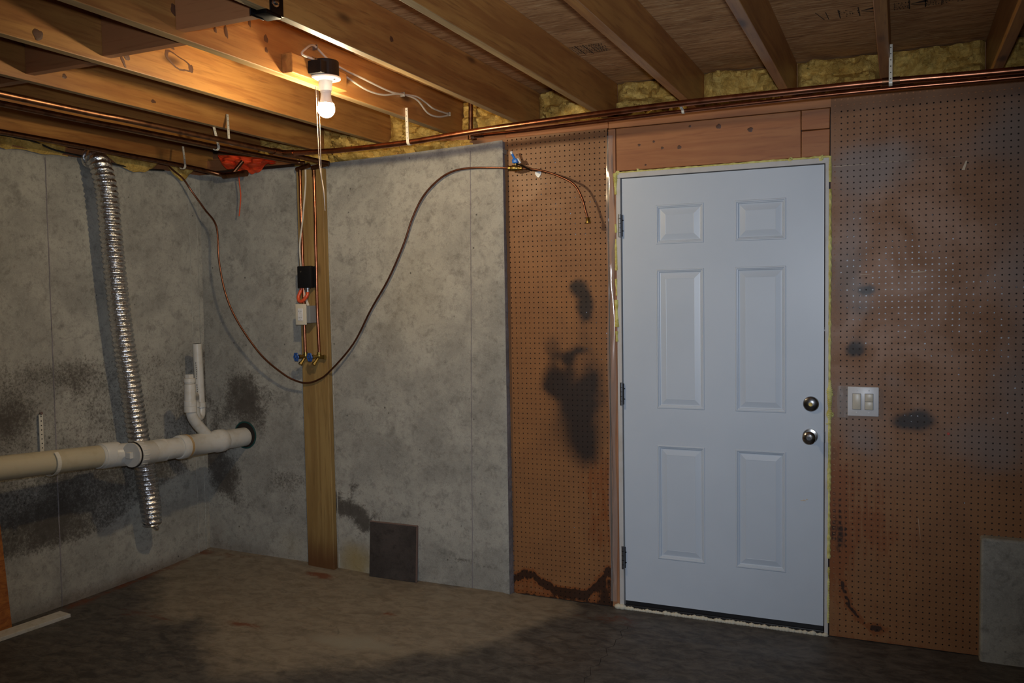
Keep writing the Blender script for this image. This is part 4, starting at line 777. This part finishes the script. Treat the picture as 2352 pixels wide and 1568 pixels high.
# side arm and aged pipe towards the left edge
q0 = axp(-.66); q1 = Vector((-2.33, -.80, .757)); q2 = Vector((-2.385, -.90, .762)); q3 = Vector((-2.39, -.975, .768))
V, F = tube(spline([q0, q1, q2, q3], 8), .058, 32); obj('wye_branch', V, F, M_pvc, t, smooth=True)
def bx(y): return Vector((-2.39, y, .768+(-.95-y)*.071))
d2 = (bx(-2)-bx(-1)).normalized(); V, F = lathe(bx(-.86), d2, [(0, .058), (.005, .0635), (.095, .0635), (.10, .060)], 36); obj('coupling', V, F, M_pvc, t, smooth=True)
V, F = lathe(bx(-.95), d2, [(0, .0545), (4.0, .0545)], 36); obj('pipe_run', V, F, M_pvcb, t, smooth=True, label='aged beige pipe length')
# branch, cleanout tee, trap, standpipe
V, F = tube(spline([(-2.27, -.335, .765), (-2.27, -.385, .815), (-2.27, -.43, .86), (-2.27, -.462, .905), (-2.27, -.474, .955)], 6), .0285, 24); obj('branch_arm', V, F, M_pvc, t, smooth=True)
V, F = join(lathe((-2.27, -.474, .93), (0, 0, 1), [(0, .0305), (.002, .0335), (.030, .0335), (.032, .0315), (.034, .0335), (.062, .0335), (.064, .030), (.15, .030), (.152, .0275), (.155, .0275), (.157, .030)], 28)); tee = obj('tee_fitting', V, F, M_pvc, t, smooth=True)
V, F = lathe((-2.27, -.474, 1.072), (0, 0, 1), [(0, .0275), (.020, .0275), (.021, .031), (.040, .031), (.041, .0275)], 28); obj('cleanout_plug', V, F, M_pvc, t, smooth=True)
V, F = box(-2.286, -2.254, -.490, -.458, 1.112, 1.134, .003); obj('square_nut', V, F, M_pvc, t)
V, F = tube(spline([(-2.27, -.474, 1.01), (-2.31, -.42, 1.012), (-2.355, -.355, 1.005), (-2.385, -.320, .985), (-2.395, -.312, .945), (-2.398, -.306, .905), (-2.402, -.290, .876), (-2.406, -.272, .868), (-2.410, -.252, .885), (-2.412, -.246, .92), (-2.412, -.246, .95)], 6), .0235, 20); obj('trap_bend', V, F, M_pvc, t, smooth=True)
V, F = lathe((-2.396, -.310, .935), (0, 0, 1), [(0, .0285), (.025, .0285)], 24); obj('slip_nut', V, F, M_pvc, t, smooth=True)
V, F = lathe((-2.412, -.252, .925), (0, 0, 1), [(0, .029), (.026, .029), (.028, .0255)], 24); obj('slip_nut', V, F, M_pvc, t, smooth=True)
S = [(-2.412, -.252, .93), (-2.412, -.262, 1.287)]; V, F = tube(S, .0255, 28); sp = obj('standpipe', V, F, M_pvc, t, smooth=True)
V, F = tube([(-2.412, -.262, 1.2865), (-2.412, -.262, 1.2878)], .0215, 20); obj('pipe_mouth', V, F, M_dark, sp)
VF = []
for k in range(20):
    if k in (8, 9): continue
    z_ = 1.18-.0125*k; yv = -.2555-(z_-.93)*.028; xx = -2.412+.0100; VF.append(box(xx-.0018, xx+.0018, yv-.0247, yv-.0238, z_-.003-rnd.random()*.001, z_+.003, 0))
V, F = join(*VF); obj('printed_marking', V, F, M_ink, sp)
# teal sleeve ring in the wall
V, F = lathe((-2.262, -.040, .745), (0, -1, 0), [(0, .076), (.024, .080), (.024, .072), (0, .070), (-.02, .070)], 40, False); obj('sleeve', V, F, M_sleeve, t, smooth=True)
V, F = lathe((-2.262, -.0608, .745), (0, -1, 0), [(0, .0745), (.0006, .0745)], 36); obj('hole', V, F, M_dark, t)
# strap and ring carrying the drain
t = thing('pipe_strap', (-2.60, -1.104, .784), 'white perforated strap rising on the left wall above the beige drain pipe', 'pipe hanger')
V, F = box(-2.612, -2.607, -1.118, -1.096, .79, .985, .001); obj('strap', V, F, M_hang, t)
V, F = join(*[lathe((-2.6068, -1.107, .80+.022*k), (1, 0, 0), [(0, .0032), (.0006, .0032)], 8) for k in range(9)]); obj('perforation', V, F, M_dark, t)
V, F = join(lathe((-2.606, -1.107, .992), (1, 0, 0), [(-.01, .004), (.004, .004), (.004, .008), (.008, .006)], 8)); obj('rusty_nail', V, F, M_edge, t)
rc_ = bx(-1.235); ring = [rc_+Vector((math.cos(a)*.061, 0, math.sin(a)*.061)) for a in [math.radians(v) for v in range(-170, 60, 10)]]
V = []; F = []
for i, p in enumerate(ring):
    nrm = (p-rc_).normalized()*.0035
    V += [tuple(p-Vector((0, .010, 0))), tuple(p+Vector((0, .010, 0))), tuple(p+Vector((0, .010, 0))+nrm), tuple(p-Vector((0, .010, 0))+nrm)]
    if i: a = 4*i-4; F += [[a+k, a+(k+1) % 4, a+4+(k+1) % 4, a+4+k] for k in range(4)]
F += [[3, 2, 1, 0], [4*len(ring)-4+k for k in range(4)]]
obj('pipe_ring', V, F, M_hang, label='white half-ring strap under the beige drain pipe', cat='pipe hanger')

# ---------------------------------------------------------------- dark slab, trim board, strand board
t = thing('slate_panel', (-1.26, -.09, .02), 'dark square slate panel leaning against the concrete wall on the floor', 'panel')
fz = .02; a0, a1, h_ = -1.410, -1.118, .298
V, F = box(a0, a1, -.006, .006, 0, h_, .0015); Mx = Matrix.Translation((0, -.088, fz)) @ Matrix.Rotation(math.radians(-4.), 4, 'X'); V, F = xform((V, F), Mx); o = obj('panel_face', V, F, M_slate, t)
V, F = box(a0, a1, -.0065, .007, h_-.003, h_+.0015, 0); V, F = xform((V, F), Mx); obj('panel_edge', V, F, M_edge, t)
V, F = box(a1-.001, a1+.003, -.0068, .007, 0, h_, 0); V, F = xform((V, F), Mx); obj('panel_edge', V, F, M_edge, t)
# white trim board lying on the floor
V, F = box(0, .085, -1.3, 0, 0, .018, .002); M_ = Matrix.Translation((-2.540, -1.10, .002)) @ Matrix.Rotation(math.radians(-6), 4, 'Z'); V, F = xform((V, F), M_)
obj('trim_board', V, F, M_trimw, label='white painted board lying on the floor at the left edge', cat='board')
V, F = box(-.008, .008, -1.2, 0, 0, .62, .001); M_ = Matrix.Translation((-2.60, -1.315, .002)) @ Matrix.Rotation(math.radians(-3), 4, 'Y') @ Matrix.Rotation(math.radians(2.), 4, 'X'); V, F = xform((V, F), M_)
obj('strand_board', V, F, M_osb2, label='orange strand board sheet standing against the left wall at the picture edge', cat='board')
